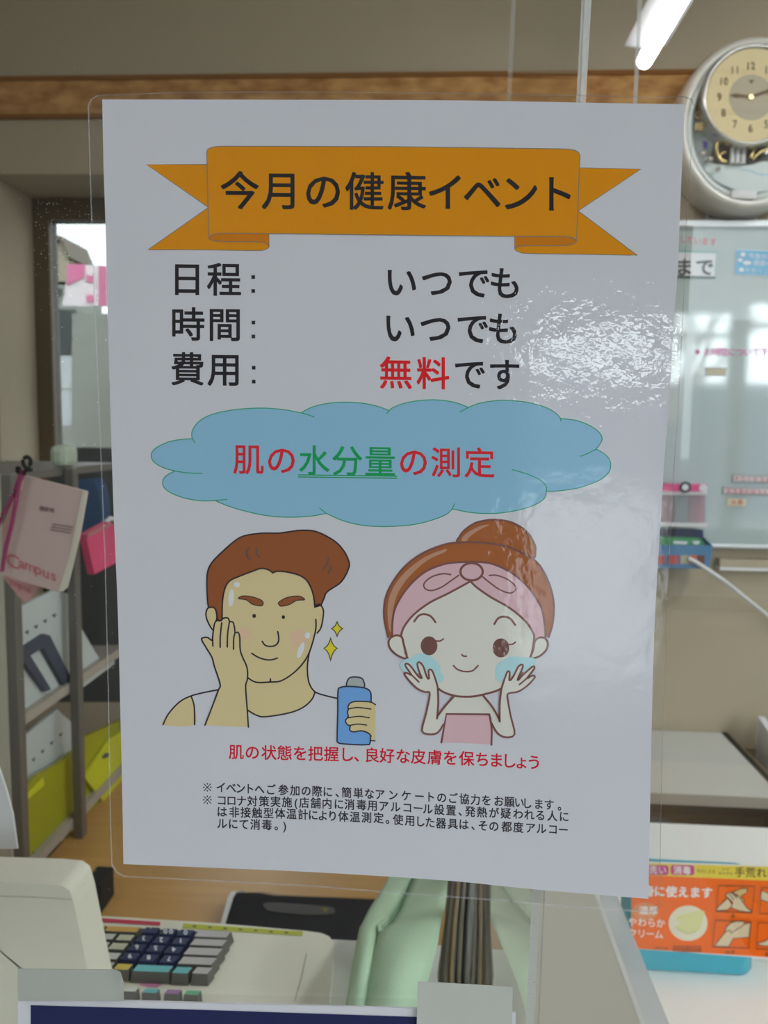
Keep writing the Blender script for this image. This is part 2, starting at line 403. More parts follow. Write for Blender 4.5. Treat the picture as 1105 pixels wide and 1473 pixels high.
b.span((xa-1.0, yf+.001, TZ-.050), (xb, yf+.03, TZ-.028), m_black); b.build('black_edging', t)
b = MB(); b.span((xa-1.0, yf+.05, 0), (xb-.02, yf+.07, TZ-.046), m_brown); b.build('modesty_board', t)
for lx in (xa-.97, xb-.06):
    b = MB(); b.span((lx, yf+.10, 0), (lx+.035, yf+.135, TZ-.03), m_brown); b.build('leg', t)
# box of papers right of the table
m_carton = mat('brown_carton', (0.36, 0.29, 0.20), 0.8, 0.1); m_paper = mat('white_paper', (0.74, 0.74, 0.76), 0.8, 0.1)
q = on_y(1078, 1100, 1.66)
t = thing('document_box', (q.x+.14, 1.70, .0), 'brown carton of white papers beside the low white table', 'box')
b = MB(); bx0, bx1, by0, by1, bz = max(xa, xb)+.03, max(xa, xb)+.34, 1.42, 1.90, .62
b.span((bx0, by0, 0), (bx1, by1, .02), m_carton); b.span((bx0, by0, .02), (bx0+.012, by1, bz), m_carton); b.span((bx1-.012, by0, .02), (bx1, by1, bz), m_carton)
b.span((bx0+.012, by0, .02), (bx1-.012, by0+.012, bz), m_carton); b.span((bx0+.012, by1-.012, .02), (bx1-.012, by1, bz), m_carton); b.build('carton', t)
for k in range(5):
    x = bx0+.03+k*.05
    b = MB(); b.prism([(x, by0+.03, .03), (x+.01, by0+.03, .60+.02*(k % 2)), (x+.01, by1-.03, .72-.015*k), (x, by1-.03, .03)], (.018, 0, 0), m_paper)
    tag(b.build('paper_stack'), ['leftmost paper bundle in the carton beside the table', 'second paper bundle from the left in the carton', 'middle paper bundle standing in the carton', 'fourth paper bundle from the left in the carton', 'rightmost paper bundle in the carton'][k], 'papers', 'paper bundles in the carton')

# ------------------------------------------------------------------ whiteboard and what hangs on it
m_board = mat('white_enamel', (0.44, 0.51, 0.50), 0.06, 0.8, coat=0.7); m_silver = mat('silver_rail', (0.62, 0.63, 0.64), 0.3, 0.5, 0.4)
WY = BACK_Y-0.03
bz1 = on_y(1040, 328, WY).z; bz0 = on_y(1060, 783, WY).z; bx0 = on_y(800, 500, WY).x; bx1 = bx0+1.25
t = thing('whiteboard', ((bx0+bx1)/2, WY, bz0), 'wall-mounted glossy whiteboard with red writing below the clock', 'whiteboard')
b = MB(); b.span((bx0, WY, bz0), (bx1, BACK_Y-.002, bz1), m_board); b.build('writing_surface', t)
b = MB(); fr = .016
b.span((bx0-fr, WY-.012, bz1), (bx1+fr, BACK_Y-.001, bz1+fr*1.2), m_silver); b.span((bx0-fr, WY-.006, bz0-fr*.7), (bx1+fr, BACK_Y-.001, bz0), m_silver)
b.span((bx0-fr, WY-.006, bz0), (bx0, BACK_Y-.001, bz1), m_silver); b.span((bx1, WY-.006, bz0), (bx1+fr, BACK_Y-.001, bz1), m_silver); b.build('frame', t, bevel=.003)
def onb(k=1): return lambda x, y: on_y(x, y, WY-.0006*k)
m_red = mat('red_marker', (0.62, 0.06, 0.08), 0.5, 0.2); m_mag = mat('magenta_marker', (0.62, 0.05, 0.30), 0.5, 0.2)
b = MB(); line(b, 'しています', [983, 993, 1003.5, 1014.5, 1026], (344, 348), 12, m_red, onb(), sx=.9, bold=.01); b.build('red_handwriting', t)
b = MB(); line(b, '※お時間について下さい', [1006, 1019, 1030, 1041, 1053, 1064, 1076, 1088, 1100, 1111, 1122], (506, 507), 12.5, m_mag, onb(), bold=.012); b.build('magenta_handwriting', t)
def card(name, px, thick, face, label, cat, group=None, Y=WY, border=None, bw=2):
    """flat card stuck on the board: px outline"""
    root = thing(name, on_y(*px[0], Y), label, cat, group)
    b = MB(); b.prism([on_y(x, y, Y-thick-.0004) for x, y in px], (0, thick, 0), face)
    if border: stroke(b, px, bw, border, lambda x, y: on_y(x, y, Y-thick-.001), True)
    b.build('card', root)
    return root
m_green = mat('green_teal_ink', (0.14, 0.38, 0.34), 0.6, 0.2); m_bk = mat('black_ink', (0.02, 0.02, 0.025), 0.6, 0.2); m_blue = mat('sky_blue_ink', (0.12, 0.42, 0.66), 0.6, 0.2); m_wk = mat('white_ink', (0.8, 0.82, 0.84), 0.6, 0.2)
m_greyk = mat('grey_ink', (0.35, 0.36, 0.38), 0.6, 0.2); m_cream = mat('cream_label', (0.68, 0.62, 0.46), 0.7, 0.2)
def lay(k): return lambda x, y: on_y(x, y, WY-.004-.0006*k)
r = card('magnet_card', [(957, 361), (1031, 363), (1029, 400), (955, 398)], .002, m_paper, 'white magnet card with teal edge at the top left of the whiteboard', 'card', Y=WY, border=m_green, bw=2.2)
b = MB(); line(b, 'まで', [984, 1014], (384, 384), 27, m_bk, lay(0), bold=.02); stroke(b, [(955, 397), (1028, 399)], 2.2, m_bk, lay(0)); b.build('lettering', r)
r = card('blue_notice', [(1060, 359), (1150, 362), (1148, 399), (1057, 395)], .002, m_blue, 'sky blue notice with white lettering on the whiteboard', 'notice', Y=WY, border=m_wk, bw=1)
b = MB(); line(b, '今後の薬局', [1081, 1090, 1099, 1108, 1117], (368, 370), 9, m_wk, lay(0)); line(b, '健康ポ', [1088, 1097, 1106], (378, 379), 9, m_wk, lay(0)); line(b, 'ただくことに', [1076, 1085, 1094, 1103, 1112, 1121], (389, 390), 8, m_wk, lay(0))
for e in (ellipse(1069, 366, 3.5, 3, 0, 12), ellipse(1065, 374, 3.5, 2.5, 0, 12), ellipse(1075, 378, 6, 3, 0, 12), ellipse(1067, 388, 4, 3, 0, 12)): fill(b, e, m_wk, lay(0))
b.build('lettering', r)
r = card('magnet_label', [(1017, 529), (1045, 529), (1044, 540), (1016, 540)], .003, m_cream, 'small cream label alone under the magenta handwriting', 'label', 'magnet labels on the whiteboard', border=m_greyk, bw=1)
r = card('magnet_label', [(1054, 682), (1112, 684), (1111, 696), (1053, 694)], .003, m_greyk, 'upper of two long grey labels with red text low on the whiteboard', 'label', 'magnet labels on the whiteboard')
b = MB(); fill(b, [(1056, 684), (1112, 686), (1112, 693), (1056, 692)], m_paper, lay(1)); line(b, '本日の担当者', [1060, 1069, 1078, 1087, 1096, 1105], (688, 690), 8, m_red, lay(2)); b.build('lettering', r)
r = card('magnet_label', [(1040, 700), (1112, 702), (1111, 713), (1039, 711)], .003, m_greyk, 'lower of two long grey labels with red text low on the whiteboard', 'label', 'magnet labels on the whiteboard')
b = MB(); fill(b, [(1042, 702), (1112, 704), (1112, 711), (1042, 709)], m_paper, lay(1)); line(b, '管理薬剤師名札', [1048, 1057, 1066, 1075, 1084, 1093, 1102], (706, 708), 8, m_red, lay(2)); b.build('lettering', r)
r = card('magnet_label', [(1047, 716), (1075, 717), (1073, 729), (1045, 728)], .003, m_cream, 'small cream label with red text just below the two grey labels', 'label', 'magnet labels on the whiteboard', border=m_greyk, bw=1)
b = MB(); line(b, '当番', [1055, 1065], (722, 722), 8, m_red, lay(2)); b.build('lettering', r)
# clear pocket with pink papers above, blue basket below
m_clearp = clear('clear_plastic', (0.86, 0.86, 0.88), 1.45, 0.1, haze=.12); m_rim = mat('white_rim', (0.75, 0.74, 0.74), 0.5, 0.3)
m_hot = mat('hot_pink_plastic', (0.74, 0.07, 0.26), 0.5, 0.3); m_pale = mat('faded_pink_paper', (0.50, 0.20, 0.22), 0.8, 0.1); m_ggrey = mat('grey_green_paper', (0.28, 0.31, 0.29), 0.8, 0.1)
PY = WY-.06
t = thing('leaflet_pocket', on_y(980, 765, PY), 'clear leaflet pocket with pink paper clips hanging on the whiteboard edge', 'leaflet holder')
for y0, y1, nm in ((706, 711, 'upper_rim'), (752, 757, 'lower_rim')):
    b = MB(); b.prism([on_y(940, y1, PY), on_y(940, y0, PY), on_y(1018, y0+1, PY), on_y(1017, y1+1, PY)], (0, .055, 0), m_rim); b.build(nm, t)
b = MB(); b.prism([on_y(940, 754, PY+.003), on_y(940, 708, PY+.003), on_y(1016, 709, PY+.003), on_y(1014, 755, PY+.003)], (0, .002, 0), m_clearp); b.build('front_sheet', t)
for (x0, x1, mt, lb, y0, y1) in ((942, 968, m_pale, 'left faded pink leaflet inside the clear pocket', 712, 752), (970, 990, m_ggrey, 'grey green leaflet inside the clear pocket', 712, 752), (992, 1014, m_pale, 'right faded pink leaflet inside the clear pocket', 712, 752)):
    b = MB(); b.prism([on_y(x0, y1, PY+.02), on_y(x0, y0, PY+.02), on_y(x1, y0, PY+.02), on_y(x1, y1, PY+.02)], (0, .02, 0), mt); tag(b.build('leaflet'), lb, 'leaflet', 'leaflets in the clear pocket')
b = MB(); b.prism([on_y(940, 707, PY-.004), on_y(942, 696, PY-.004), on_y(1019, 697, PY-.004), on_y(1012, 707, PY-.004)], (0, .03, 0), m_hot); b.build('pink_clip_bar', t)
b = MB(); b.lathe(on_y(986, 701, PY-.006), [(.016, 0), (.016, .003)], m_bk, 'y', 16); b.lathe(on_y(986, 701, PY-.0065), [(.009, 0), (.009, .0004)], m_paper, 'y', 16); b.build('clip_button', t)
b = MB(); b.lathe(on_y(1012, 702, PY-.006), [(.011, 0), (.011, .003)], m_paper, 'y', 14); b.build('clip_button', t)
m_basket = mat('blue_plastic_basket', (0.07, 0.20, 0.38), 0.45, 0.35); m_navy2 = mat('navy_card', (0.04, 0.05, 0.14), 0.6, 0.2); m_grn = mat('green_packet', (0.05, 0.30, 0.12), 0.5, 0.3)
t = thing('blue_basket', on_y(985, 815, PY), 'small blue plastic basket hung below the clear leaflet pocket', 'basket')
def bq(pts, y, dy, mt, nm, par, **k):
    b = MB(); b.prism([on_y(x, z, y) for x, z in pts], (0, dy, 0), mt); return b.build(nm, par, **k)
bq([(940, 817), (940, 784), (1026, 785), (1020, 818)], PY-.05, .004, m_basket, 'front_panel', t)
bq([(940, 817), (940, 760), (1012, 762), (1012, 818)], PY+.045, .004, m_navy2, 'back_panel', t)
b = MB(); y0, y1 = PY-.046, PY+.045
f1, f2, f3, f4 = on_y(1026, 785, y0), on_y(1020, 818, y0), on_y(1012, 818, y1), on_y(1013, 772, y1)
b.prism([f1, f2, f3, f4], (-.003, 0, 0), m_basket); b.build('side_panel', t)
b = MB(); b.prism([on_y(940, 817, y0), on_y(1020, 818, y0), on_y(1012, 818, y1), on_y(940, 817, y1)], (0, 0, .003), m_basket); b.build('bottom', t)
for k, (x0, x1, cc) in enumerate(((942, 957, (0.45, .10, .10)), (962, 976, (0.48, .10, .10)), (979, 991, (.45, .42, .30)), (993, 1003, (.55, .14, .05)), (1005, 1014, (.18, .07, .05)))):
    bq([(x0, 811), (x0, 799), (x1, 799), (x1, 811)], PY-.0535, .003, mat('basket_tab', cc, .6, .2), 'coloured_tab', t)
r = bq([(945, 800), (945, 773), (1008, 775), (1014, 781), (1014, 802)], PY-.015, .03, m_grn, 'green_packet', None); tag(r, 'green packet sticking out of the small blue basket', 'packet')
b = MB(); P2 = lambda x, y: on_y(x, y, PY-.0165)
for q_ in ([(969, 778), (990, 779), (988, 783), (969, 782)], [(996, 778), (1007, 778), (1006, 783), (998, 783)]): fill(b, q_, m_wk, P2)
b.build('white_print', r)
b = MB(); z = on_y(1060, 811, BACK_Y).z; b.span((on_y(1029, 811, BACK_Y).x, BACK_Y-.035, z-.005), (XR-1.5, BACK_Y-.001, z+.018), m_wall); b.span((on_y(1029, 811, BACK_Y).x, BACK_Y-.037, z-.013), (XR-1.5, BACK_Y-.001, z-.005), m_rim)
tag(b.build('wall_ledge'), 'narrow pale ledge with white edge on the wall below the whiteboard', 'ledge')
# paper under the clock
r = card('paper_notice', [(1017, 286), (1090, 288), (1089, 326), (1015, 324)], .001, m_paper, 'white paper notice with red and black print below the clock', 'notice', Y=BACK_Y-.002)
b = MB(); pl = lambda x, y: on_y(x, y, BACK_Y-.0045); line(b, '寄贈', [1048, 1060.5], (294, 294.5), 12.5, m_red, pl, bold=.03); line(b, '時計眼鏡のフルヤ', [1024, 1032.5, 1041, 1049.5, 1057, 1065.5, 1074.5, 1083], (310.5, 312), 9, m_bk, pl, bold=.015); b.build('lettering', r)

# ------------------------------------------------------------------ wall clock
m_case = mat('pearl_silver_case', (0.74, 0.70, 0.62), 0.3, 0.5, 0.0, coat=.5); m_ring = mat('pale_green_ring', (0.60, 0.64, 0.61), 0.3, 0.5, coat=.5); m_dial = mat('cream_dial', (0.80, 0.66, 0.38), 0.5, 0.2); m_dialc = mat('tan_dial_centre', (0.50, 0.44, 0.32), 0.5, 0.3)
m_bez = mat('silver_bezel', (0.62, 0.60, 0.55), 0.2, 0.5, 0.8); m_gold = mat('gold_metal', (0.62, 0.48, 0.22), 0.25, 0.5, 0.9); m_cave = mat('grey_recess', (0.16, 0.16, 0.15), 0.6, 0.2); m_num = mat('brown_numerals', (0.19, 0.14, 0.09), 0.6, 0.2); m_pearl = mat('mint_pearl', (0.62, 0.68, 0.66), 0.3, 0.4)
CY = BACK_Y-.10
cc = on_y(1087, 176, CY); S = (CY-CAM.y)/F*1.006            # metres per pixel at the clock
t = thing('wall_clock', (cc.x, BACK_Y-.002, cc.z), 'round pearl coloured pendulum wall clock above the whiteboard', 'clock')
RX, RZ = 102*S, 114*S
b = MB(); b.lathe((cc.x, CY, cc.z), [(1.0, .098), (1.0, .05), (.985, .02), (.95, .004), (.90, .0), (.87, .006), (.865, .03)], m_case, 'y', 64, RX, RZ, caps=False); b.build('case', t, smooth=True)
b = MB(); b.lathe((cc.x, CY, cc.z), [(.87, .012), (.84, .006), (.79, .012), (.78, .035)], m_ring, 'y', 64, RX, RZ, caps=False); b.build('inner_ring', t, smooth=True)
b = MB(); b.lathe((cc.x, CY+.05, cc.z), [(.87, 0), (.87, .002)], m_pearl, 'y', 64, RX, RZ); b.build('back_plate', t)
dc = on_y(1080, 139, CY)
def CP(dy): return lambda x, y: on_y(x, y, CY+dy)
b = MB(); fill(b, smooth([(1005, 142), (1016, 140), (1022, 165), (1035, 185), (1060, 198), (1110, 198), (1160, 165), (1165, 205), (1140, 236), (1030, 236), (1026, 205), (1012, 165)], True), m_cave, CP(.046)); b.build('recess', t)
b = MB(); fill(b, smooth([(1004, 200), (1018, 232), (1050, 237), (1080, 237), (1100, 232), (1140, 234), (1172, 200), (1168, 235), (1130, 268), (1088, 276), (1045, 268), (1015, 244)], True), m_pearl, CP(.035)); stroke(b, smooth([(1066, 244), (1080, 246), (1095, 251), (1120, 250)]), 1.0, m_blue, CP(.0345)); b.build('lower_panel', t)
b = MB(); b.lathe((dc.x, CY-.012, dc.z), [(59.5*S, .0045), (59.5*S, .0065)], m_dial, 'y', 64); b.build('dial', t)
b = MB(); fill(b, ellipse(1081, 140, 32, 33, 0, 48), m_dialc, CP(-.0085)); b.build('dial_centre', t)
b = MB(); b.lathe((dc.x, CY, dc.z), [(64*S, .045), (64*S, -.008), (62.5*S, -.015), (60*S, -.013), (58.5*S, -.006)], m_bez, 'y', 64, caps=False); b.build('bezel', t, smooth=True)
for k in range(12):
    b = MB(); a = math.radians(30*(k+1)); x, y = 1080+45*math.sin(a), 139-45*math.cos(a); sN = str(k+1)
    for j, ch in enumerate(sN): put(b, ch, x+(0 if len(sN) == 1 else (-3.6, 3.6)[j]), y, 16 if len(sN) == 1 else 15, m_num, CP(-.009), half=True, sx=.85, bold=.012)
    b.build('numeral', t)
b = MB(); fill(b, [(1077, 115), (1085, 115), (1081, 121)], m_num, CP(-.009)); b.build('dial_print', t)
b = MB(); fill(b, [(1081, 137.5), (1065, 135.3), (1059, 134), (1049, 137), (1059, 141), (1065, 140), (1081, 140.8)], m_num, CP(-.0105)); b.build('hour_hand', t)
b = MB(); fill(b, [(1080, 137.5), (1101, 130), (1108, 127), (1124, 126.5), (1110, 134), (1102, 134), (1081, 141)], m_num, CP(-.0118)); fill(b, ellipse(1081, 139, 3.5, 3.5), m_gold, CP(-.0124)); b.build('minute_hand', t)
b = MB()
for x in (1054, 1062, 1070):
    b.tube([on_y(x, 206, CY+.025), on_y(x-1, 235, CY+.025)], 3.2*S, m_rim, 10)
b.span(on_y(1048, 206, CY+.012), on_y(1076, 197, CY+.035), m_rim); b.build('pillar_ornament', t, bevel=.002)
def orn(pts, r, mt, nm):
    b = MB(); b.tube([on_y(x, y, CY+.028) for x, y in smooth(pts, n=4)], r*S, mt, 8); b.build(nm, t, smooth=True)
orn([(1040, 195), (1034, 203), (1031, 215), (1035, 228), (1044, 233)], 2.6, m_gold, 'pendulum_arc')
orn([(1044, 219), (1036, 222), (1037, 231), (1046, 232)], 2.4, m_gold, 'pendulum_arc')
orn([(1078, 228), (1084, 218), (1087, 212)], 2.6, m_gold, 'pendulum_arc'); orn([(1082, 230), (1090, 222), (1100, 216), (1110, 214)], 1.8, m_gold, 'pendulum_arc')
orn([(1099, 210), (1107, 203)], 3.0, m_bez, 'pendulum_arc'); orn([(1099, 222), (1106, 217)], 3.0, m_bez, 'pendulum_arc')
for x in (1002, 1006, 1010):
    orn([(x, 175), (x-1, 189)], 1.2, m_gold, 'chime_bar')
orn(ellipse(1004, 166, 4, 4, 0, 10), 1.2, m_gold, 'chime_bar')
for x, y, r_ in ((1012, 222, 5.5), (1022, 229, 4.5), (1033, 243, 3.5)):
    b = MB(); b.lathe(on_y(x, y, CY+.02), [(0, -r_*S)]+[(r_*S*math.sin(math.pi*k/8), -r_*S*math.cos(math.pi*k/8)) for k in range(1, 8)]+[(0, r_*S)], m_bez, 'y', 16); b.build('crystal_ball', t, smooth=True)
b = MB(); fill(b, [(1011, 203), (1018, 203), (1018, 214), (1012, 214)], mat('violet_ornament', (.10, .08, .35), .4, .4), CP(.03)); b.build('violet_ornament', t)
b = MB(); b.prism([on_y(x, y, CY-.002) for x, y in ((1053, 273), (1089, 275), (1088, 286), (1052, 284))], (0, .012, 0), m_rim); line(b, 'メロディ', [1060, 1067, 1074, 1081], (279, 280), 6, m_bez, CP(-.003)); b.build('name_plate', t)

# ------------------------------------------------------------------ fluorescent lamp
m_tube = mat('lit_tube', (1, 1, 1), 0.5, 0.2, emit=9.0); m_house = mat('lamp_housing', (0.32, 0.32, 0.33), 0.4, 0.4)
LD = 2.03; le = at(915, 88, LD); LX, LZ, LY1 = le.x+.02, le.z, CAM.y+LD; LY0 = LY1-1.2
t = thing('fluorescent_lamp', (LX, (LY0+LY1)/2, LZ), 'hanging fluorescent tube lamp at the upper right', 'lamp')
b = MB(); b.tube([(LX, LY0, LZ), (LX, LY1, LZ)], .019, m_tube, 16); b.build('tube', t, smooth=True)
b = MB(); b.prism([(LX-.05, LY0, LZ+.035), (LX-.025, LY0, LZ+.075), (LX+.025, LY0, LZ+.075), (LX+.05, LY0, LZ+.035), (LX, LY0, LZ+.03)], (0, LY1-LY0, 0), m_house); b.build('reflector', t)
for y in (LY0+.2, LY1-.2):
    b = MB(); b.tube([(LX, y, LZ+.07), (LX, y, ZC)], .008, m_house); b.build('hanger_rod', t)

m_diff = mat('lit_diffuser', (1, 1, 1), 0.5, 0.2)
def fill_lamp(x, y, power, label):  # lamps out of view, added to brighten the poster and the back room
    L, W_ = 1.2, 0.22
    t = thing('fill_lamp', (x, y, ZC), label, 'lamp', 'added fill lamps')
    b = MB(); b.span((x-W_/2-.03, y-L/2-.02, ZC-.045), (x+W_/2+.03, y+L/2+.02, ZC-.001), m_house); b.build('housing', t)
    me = mat('lit_diffuser', (.92, .97, 1), .5, .2, emit=power/(math.pi*L*W_))
    b = MB(); b.span((x-W_/2, y-L/2, ZC-.062), (x+W_/2, y+L/2, ZC-.046), me); b.build('diffuser', t)
fill_lamp(-1.0, -1.15, 10, 'unseen fill lamp added over the shop floor near the left wall')
fill_lamp(2.7, -1.25, 34, 'unseen fill lamp added over the shop floor near the front windows')
fill_lamp(1.5, 0.45, 20, 'unseen fill lamp added above the space behind the counter')
# ------------------------------------------------------------------ counters
CZ = 1.0
m_grey = mat('beige_counter_top', (0.50, 0.47, 0.40), 0.5, 0.25); m_cbody = mat('counter_body', (0.55, 0.53, 0.48), 0.6, 0.2)
gx0 = 0.075; WBX = 0.213; RZD = 0.82
yfar_r = on_z(1020, 1187, RZD).y; ymid = .45
t = thing('service_counter', (0, .2, 0), 'white service counter with pale top carrying the clear partition', 'counter')
b = MB(); b.span((-1.4, -.06, 0), (WBX-.01, .40, CZ-.03), m_cbody); b.build('body', t)
b = MB(); b.span((-1.4, -.08, CZ-.03), (gx0, .42, CZ), m_top); b.build('left_top', t)
b = MB(); b.span((gx0, -.08, CZ-.03), (WBX, ymid+.25, CZ), m_grey); b.span((gx0+.06, .401, 0), (WBX-.01, ymid+.20, CZ-.03), m_cbody); b.build('middle_top', t)['label'] = 'beige grey section of top'
b = MB(); b.span((WBX, -.08, CZ-.008), (WBX+.021, ymid+.25, CZ-.002), clear('cloudy_lip', (.8, .82, .83), 1.6, .15, haze=.5, hazecol=(.72, .74, .76))); b.build('edge_lip', t)['label'] = 'cloudy clear strip along the edge'
t = thing('white_desk', (.9, .5, 0), 'lower white desk right of the counter carrying the aqua box', 'desk')
b = MB(); b.span((WBX+.03, -.05, RZD-.03), (1.7, yfar_r, RZD), mat('bright_white_laminate', (.84, .83, .79), .3, .3)); b.build('desk_top', t)
for x in (WBX+.04, 1.66):
    b = MB(); b.span((x, 0, 0), (x+.03, yfar_r-.05, RZD-.03), m_cbody); b.build('side_panel', t)
# low wooden desk behind the counter
m_wood = bpy.data.materials.new('orange_brown_wood'); m_wood.use_nodes = True; nt = m_wood.node_tree; p = nt.nodes['Principled BSDF']
tc = nt.nodes.new('ShaderNodeTexCoord'); mpn = nt.nodes.new('ShaderNodeMapping'); nz = nt.nodes.new('ShaderNodeTexNoise'); cr = nt.nodes.new('ShaderNodeValToRGB')
mpn.inputs['Scale'].default_value = (3, 40, 3); nz.inputs['Scale'].default_value = 2.0; nz.inputs['Detail'].default_value = 6
cr.color_ramp.elements[0].color = (0.45, 0.235, 0.065, 1); cr.color_ramp.elements[1].color = (0.62, 0.36, 0.12, 1)
nt.links.new(tc.outputs['Object'], mpn.inputs[0]); nt.links.new(mpn.outputs[0], nz.inputs['Vector']); nt.links.new(nz.outputs['Fac'], cr.inputs[0]); nt.links.new(cr.outputs[0], p.inputs['Base Color']); p.inputs['Roughness'].default_value = .35
DZ = 0.80
t = thing('wooden_desk', (-.4, .95, 0), 'orange brown wooden desk behind the register', 'desk')
b = MB(); b.span((-1.3, .45, DZ-.03), (.12, 1.35, DZ), m_wood); b.build('desk_top', t, bevel=.003)
for x in (-1.27, .04):
    b = MB(); b.span((x, .5, 0), (x+.03, 1.3, DZ-.03), m_wood); b.build('side_panel', t)
# ------------------------------------------------------------------ pamphlet rack on the desk
m_post = mat('grey_metal_post', (0.17, 0.155, 0.14), 0.4, 0.5, 0.3); m_shelf = mat('pale_shelf_board', (0.40, 0.36, 0.31), 0.5, 0.3); m_side = mat('beige_side_panel', (0.46, 0.44, 0.36), 0.6, 0.2)
m_gap = mat('black_backing', (0.02, 0.02, 0.022), 0.6, 0.2)
RXP = -0.56                                         # the open face of the rack lies in this plane, running away from us
def rp(x, y, dx=0.0): return on_x(x, y, RXP)+Vector((dx, 0, 0))
near_t, near_b = rp(24, 690), rp(36, 1262); far_t, far_b = rp(112, 690), rp(133, 1262)
ny, fy = rp(30, 950).y, rp(116, 950).y; end_y = fy+(fy-ny)*1.25
t = thing('pamphlet_rack', (RXP-.12, (ny+end_y)/2, DZ), 'grey metal pamphlet rack with sloping shelves on the desk', 'rack')
zt = rp(24, 682).z
for yy in (ny, fy, end_y):
    b = MB(); b.span((RXP-.016, yy-.009, DZ), (RXP, yy+.009, zt), m_post); b.build('post', t, bevel=.002)
b = MB(); b.span((RXP-.30, ny-.012, DZ), (RXP-.016, ny-.004, zt), m_side); b.build('side_panel', t)
b = MB(); b.span((RXP-.31, ny-.004, DZ), (RXP-.30, end_y, zt), m_gap); b.build('back_panel', t)
b = MB(); b.span((RXP-.30, ny, zt-.012), (RXP-.02, end_y, zt), m_post); b.build('top_panel', t)
sh = [rp(70, 1030).z, rp(80, 1236).z]
for z in sh:
    b = MB(); b.prism([(RXP-.017, ny, z), (RXP-.017, ny, z+.016), (RXP-.022, ny, z+.016), (RXP-.29, ny, z-.006), (RXP-.29, ny, z-.02)], (0, end_y-ny, 0), m_shelf); b.build('shelf', t)
b = MB(); b.span((RXP-.29, ny+.012, DZ+.001), (RXP-.03, end_y-.012, sh[1]-.021), m_gap); b.build('base_box', t)
# things standing on the shelves, leaning back
m_sheet = mat('pale_blue_sheet', (0.52, 0.56, 0.55), 0.6, 0.2); m_navyf = mat('slate_blue_frame', (0.06, 0.07, 0.10), 0.5, 0.3); m_yel = mat('lime_yellow_folder', (0.36, 0.36, 0.015), 0.35, 0.4); m_yel2 = mat('bright_lime_card', (0.60, 0.62, 0.03), 0.5, 0.3); m_tick = mat('dark_tick', (0.1, 0.1, 0.1), .6, .2)
def rq(pts, dx, th, mt, name, parent=None):
    b = MB(); b.prism([on_x(x, y, RXP+dx) for x, y in pts], (-th, 0, 0), mt); return b.build(name, parent)
r = rq([(16, 1034), (18, 878), (80, 848), (108, 858), (108, 994)], -.03, .006, m_sheet, 'pamphlet'); tag(r, 'pale sheet with dark tick marks on the upper shelf of the rack', 'pamphlet', 'pale pamphlets in the rack')
b = MB()
for k in range(5): fill(b, [(22+k*13, 917-k*8), (29+k*13, 914-k*8), (27+k*13, 921-k*8)], m_tick, lambda x, y: on_x(x, y, RXP-.0292))
b.build('tick_marks', r)
r = rq([(25, 939), (65, 912), (72, 914), (104, 978), (98, 988), (92, 985), (62, 932), (44, 943), (74, 992), (66, 995)], -.022, .008, m_navyf, 'bookend'); tag(r, 'dark slate blue u-shaped bookend on the upper shelf of the rack', 'bookend')
r = rq([(118, 990), (118, 905), (135, 935), (150, 958), (165, 951), (165, 955)], -.03, .006, m_sheet, 'pamphlet'); tag(r, 'pale sheet on the upper shelf beyond the middle post of the rack', 'pamphlet', 'pale pamphlets in the rack')
r = rq([(28, 1140), (24, 1068), (82, 1020), (106, 1042), (108, 1085)], -.05, .006, m_sheet, 'pamphlet'); tag(r, 'pale sheet with a row of ticks behind the lime folder', 'pamphlet', 'pale pamphlets in the rack')
b = MB()
for k in range(5): fill(b, [(32+k*13, 1105-k*12), (38+k*13, 1101-k*12), (36+k*13, 1108-k*12)], m_tick, lambda x, y: on_x(x, y, RXP-.0492))
b.build('tick_marks', r)
r = rq([(30, 1240), (27, 1140), (55, 1115), (85, 1098), (110, 1078), (114, 1198)], -.03, .008, m_yel, 'clear_folder'); tag(r, 'lime yellow folder with punched edge on the lower shelf of the rack', 'folder', 'lime folders in the rack')
b = MB()
for k in range(15): fill(b, [(36+k*5.2, 1232-k*2.5), (38.5+k*5.2, 1229-k*2.5), (38+k*5.2, 1235-k*2.5)], m_tick, lambda x, y: on_x(x, y, RXP-.0292))
b.build('hole_print', r); b = MB()
fill(b, [(30, 1150), (62, 1118), (64, 1130), (30, 1158)], m_yel2, lambda x, y: on_x(x, y, RXP-.0292)); b.build('bright_tab', r)
r = rq([(118, 1195), (118, 1062), (176, 1035), (176, 1158)], -.03, .008, m_yel, 'clear_folder'); tag(r, 'lime yellow folder beyond the middle post of the rack', 'folder', 'lime folders in the rack')
r = rq([(122, 1118), (160, 1062), (176, 1052), (176, 1152), (158, 1164)], -.022, .006, m_yel2, 'lime_card'); tag(r, 'bright lime card leaning on the folder beyond the middle post', 'card')
b = MB(); fill(b, ellipse(152, 1087, 6, 3.5, -30, 14), m_tick, lambda x, y: on_x(x, y, RXP-.0214)); b.build('print', r)

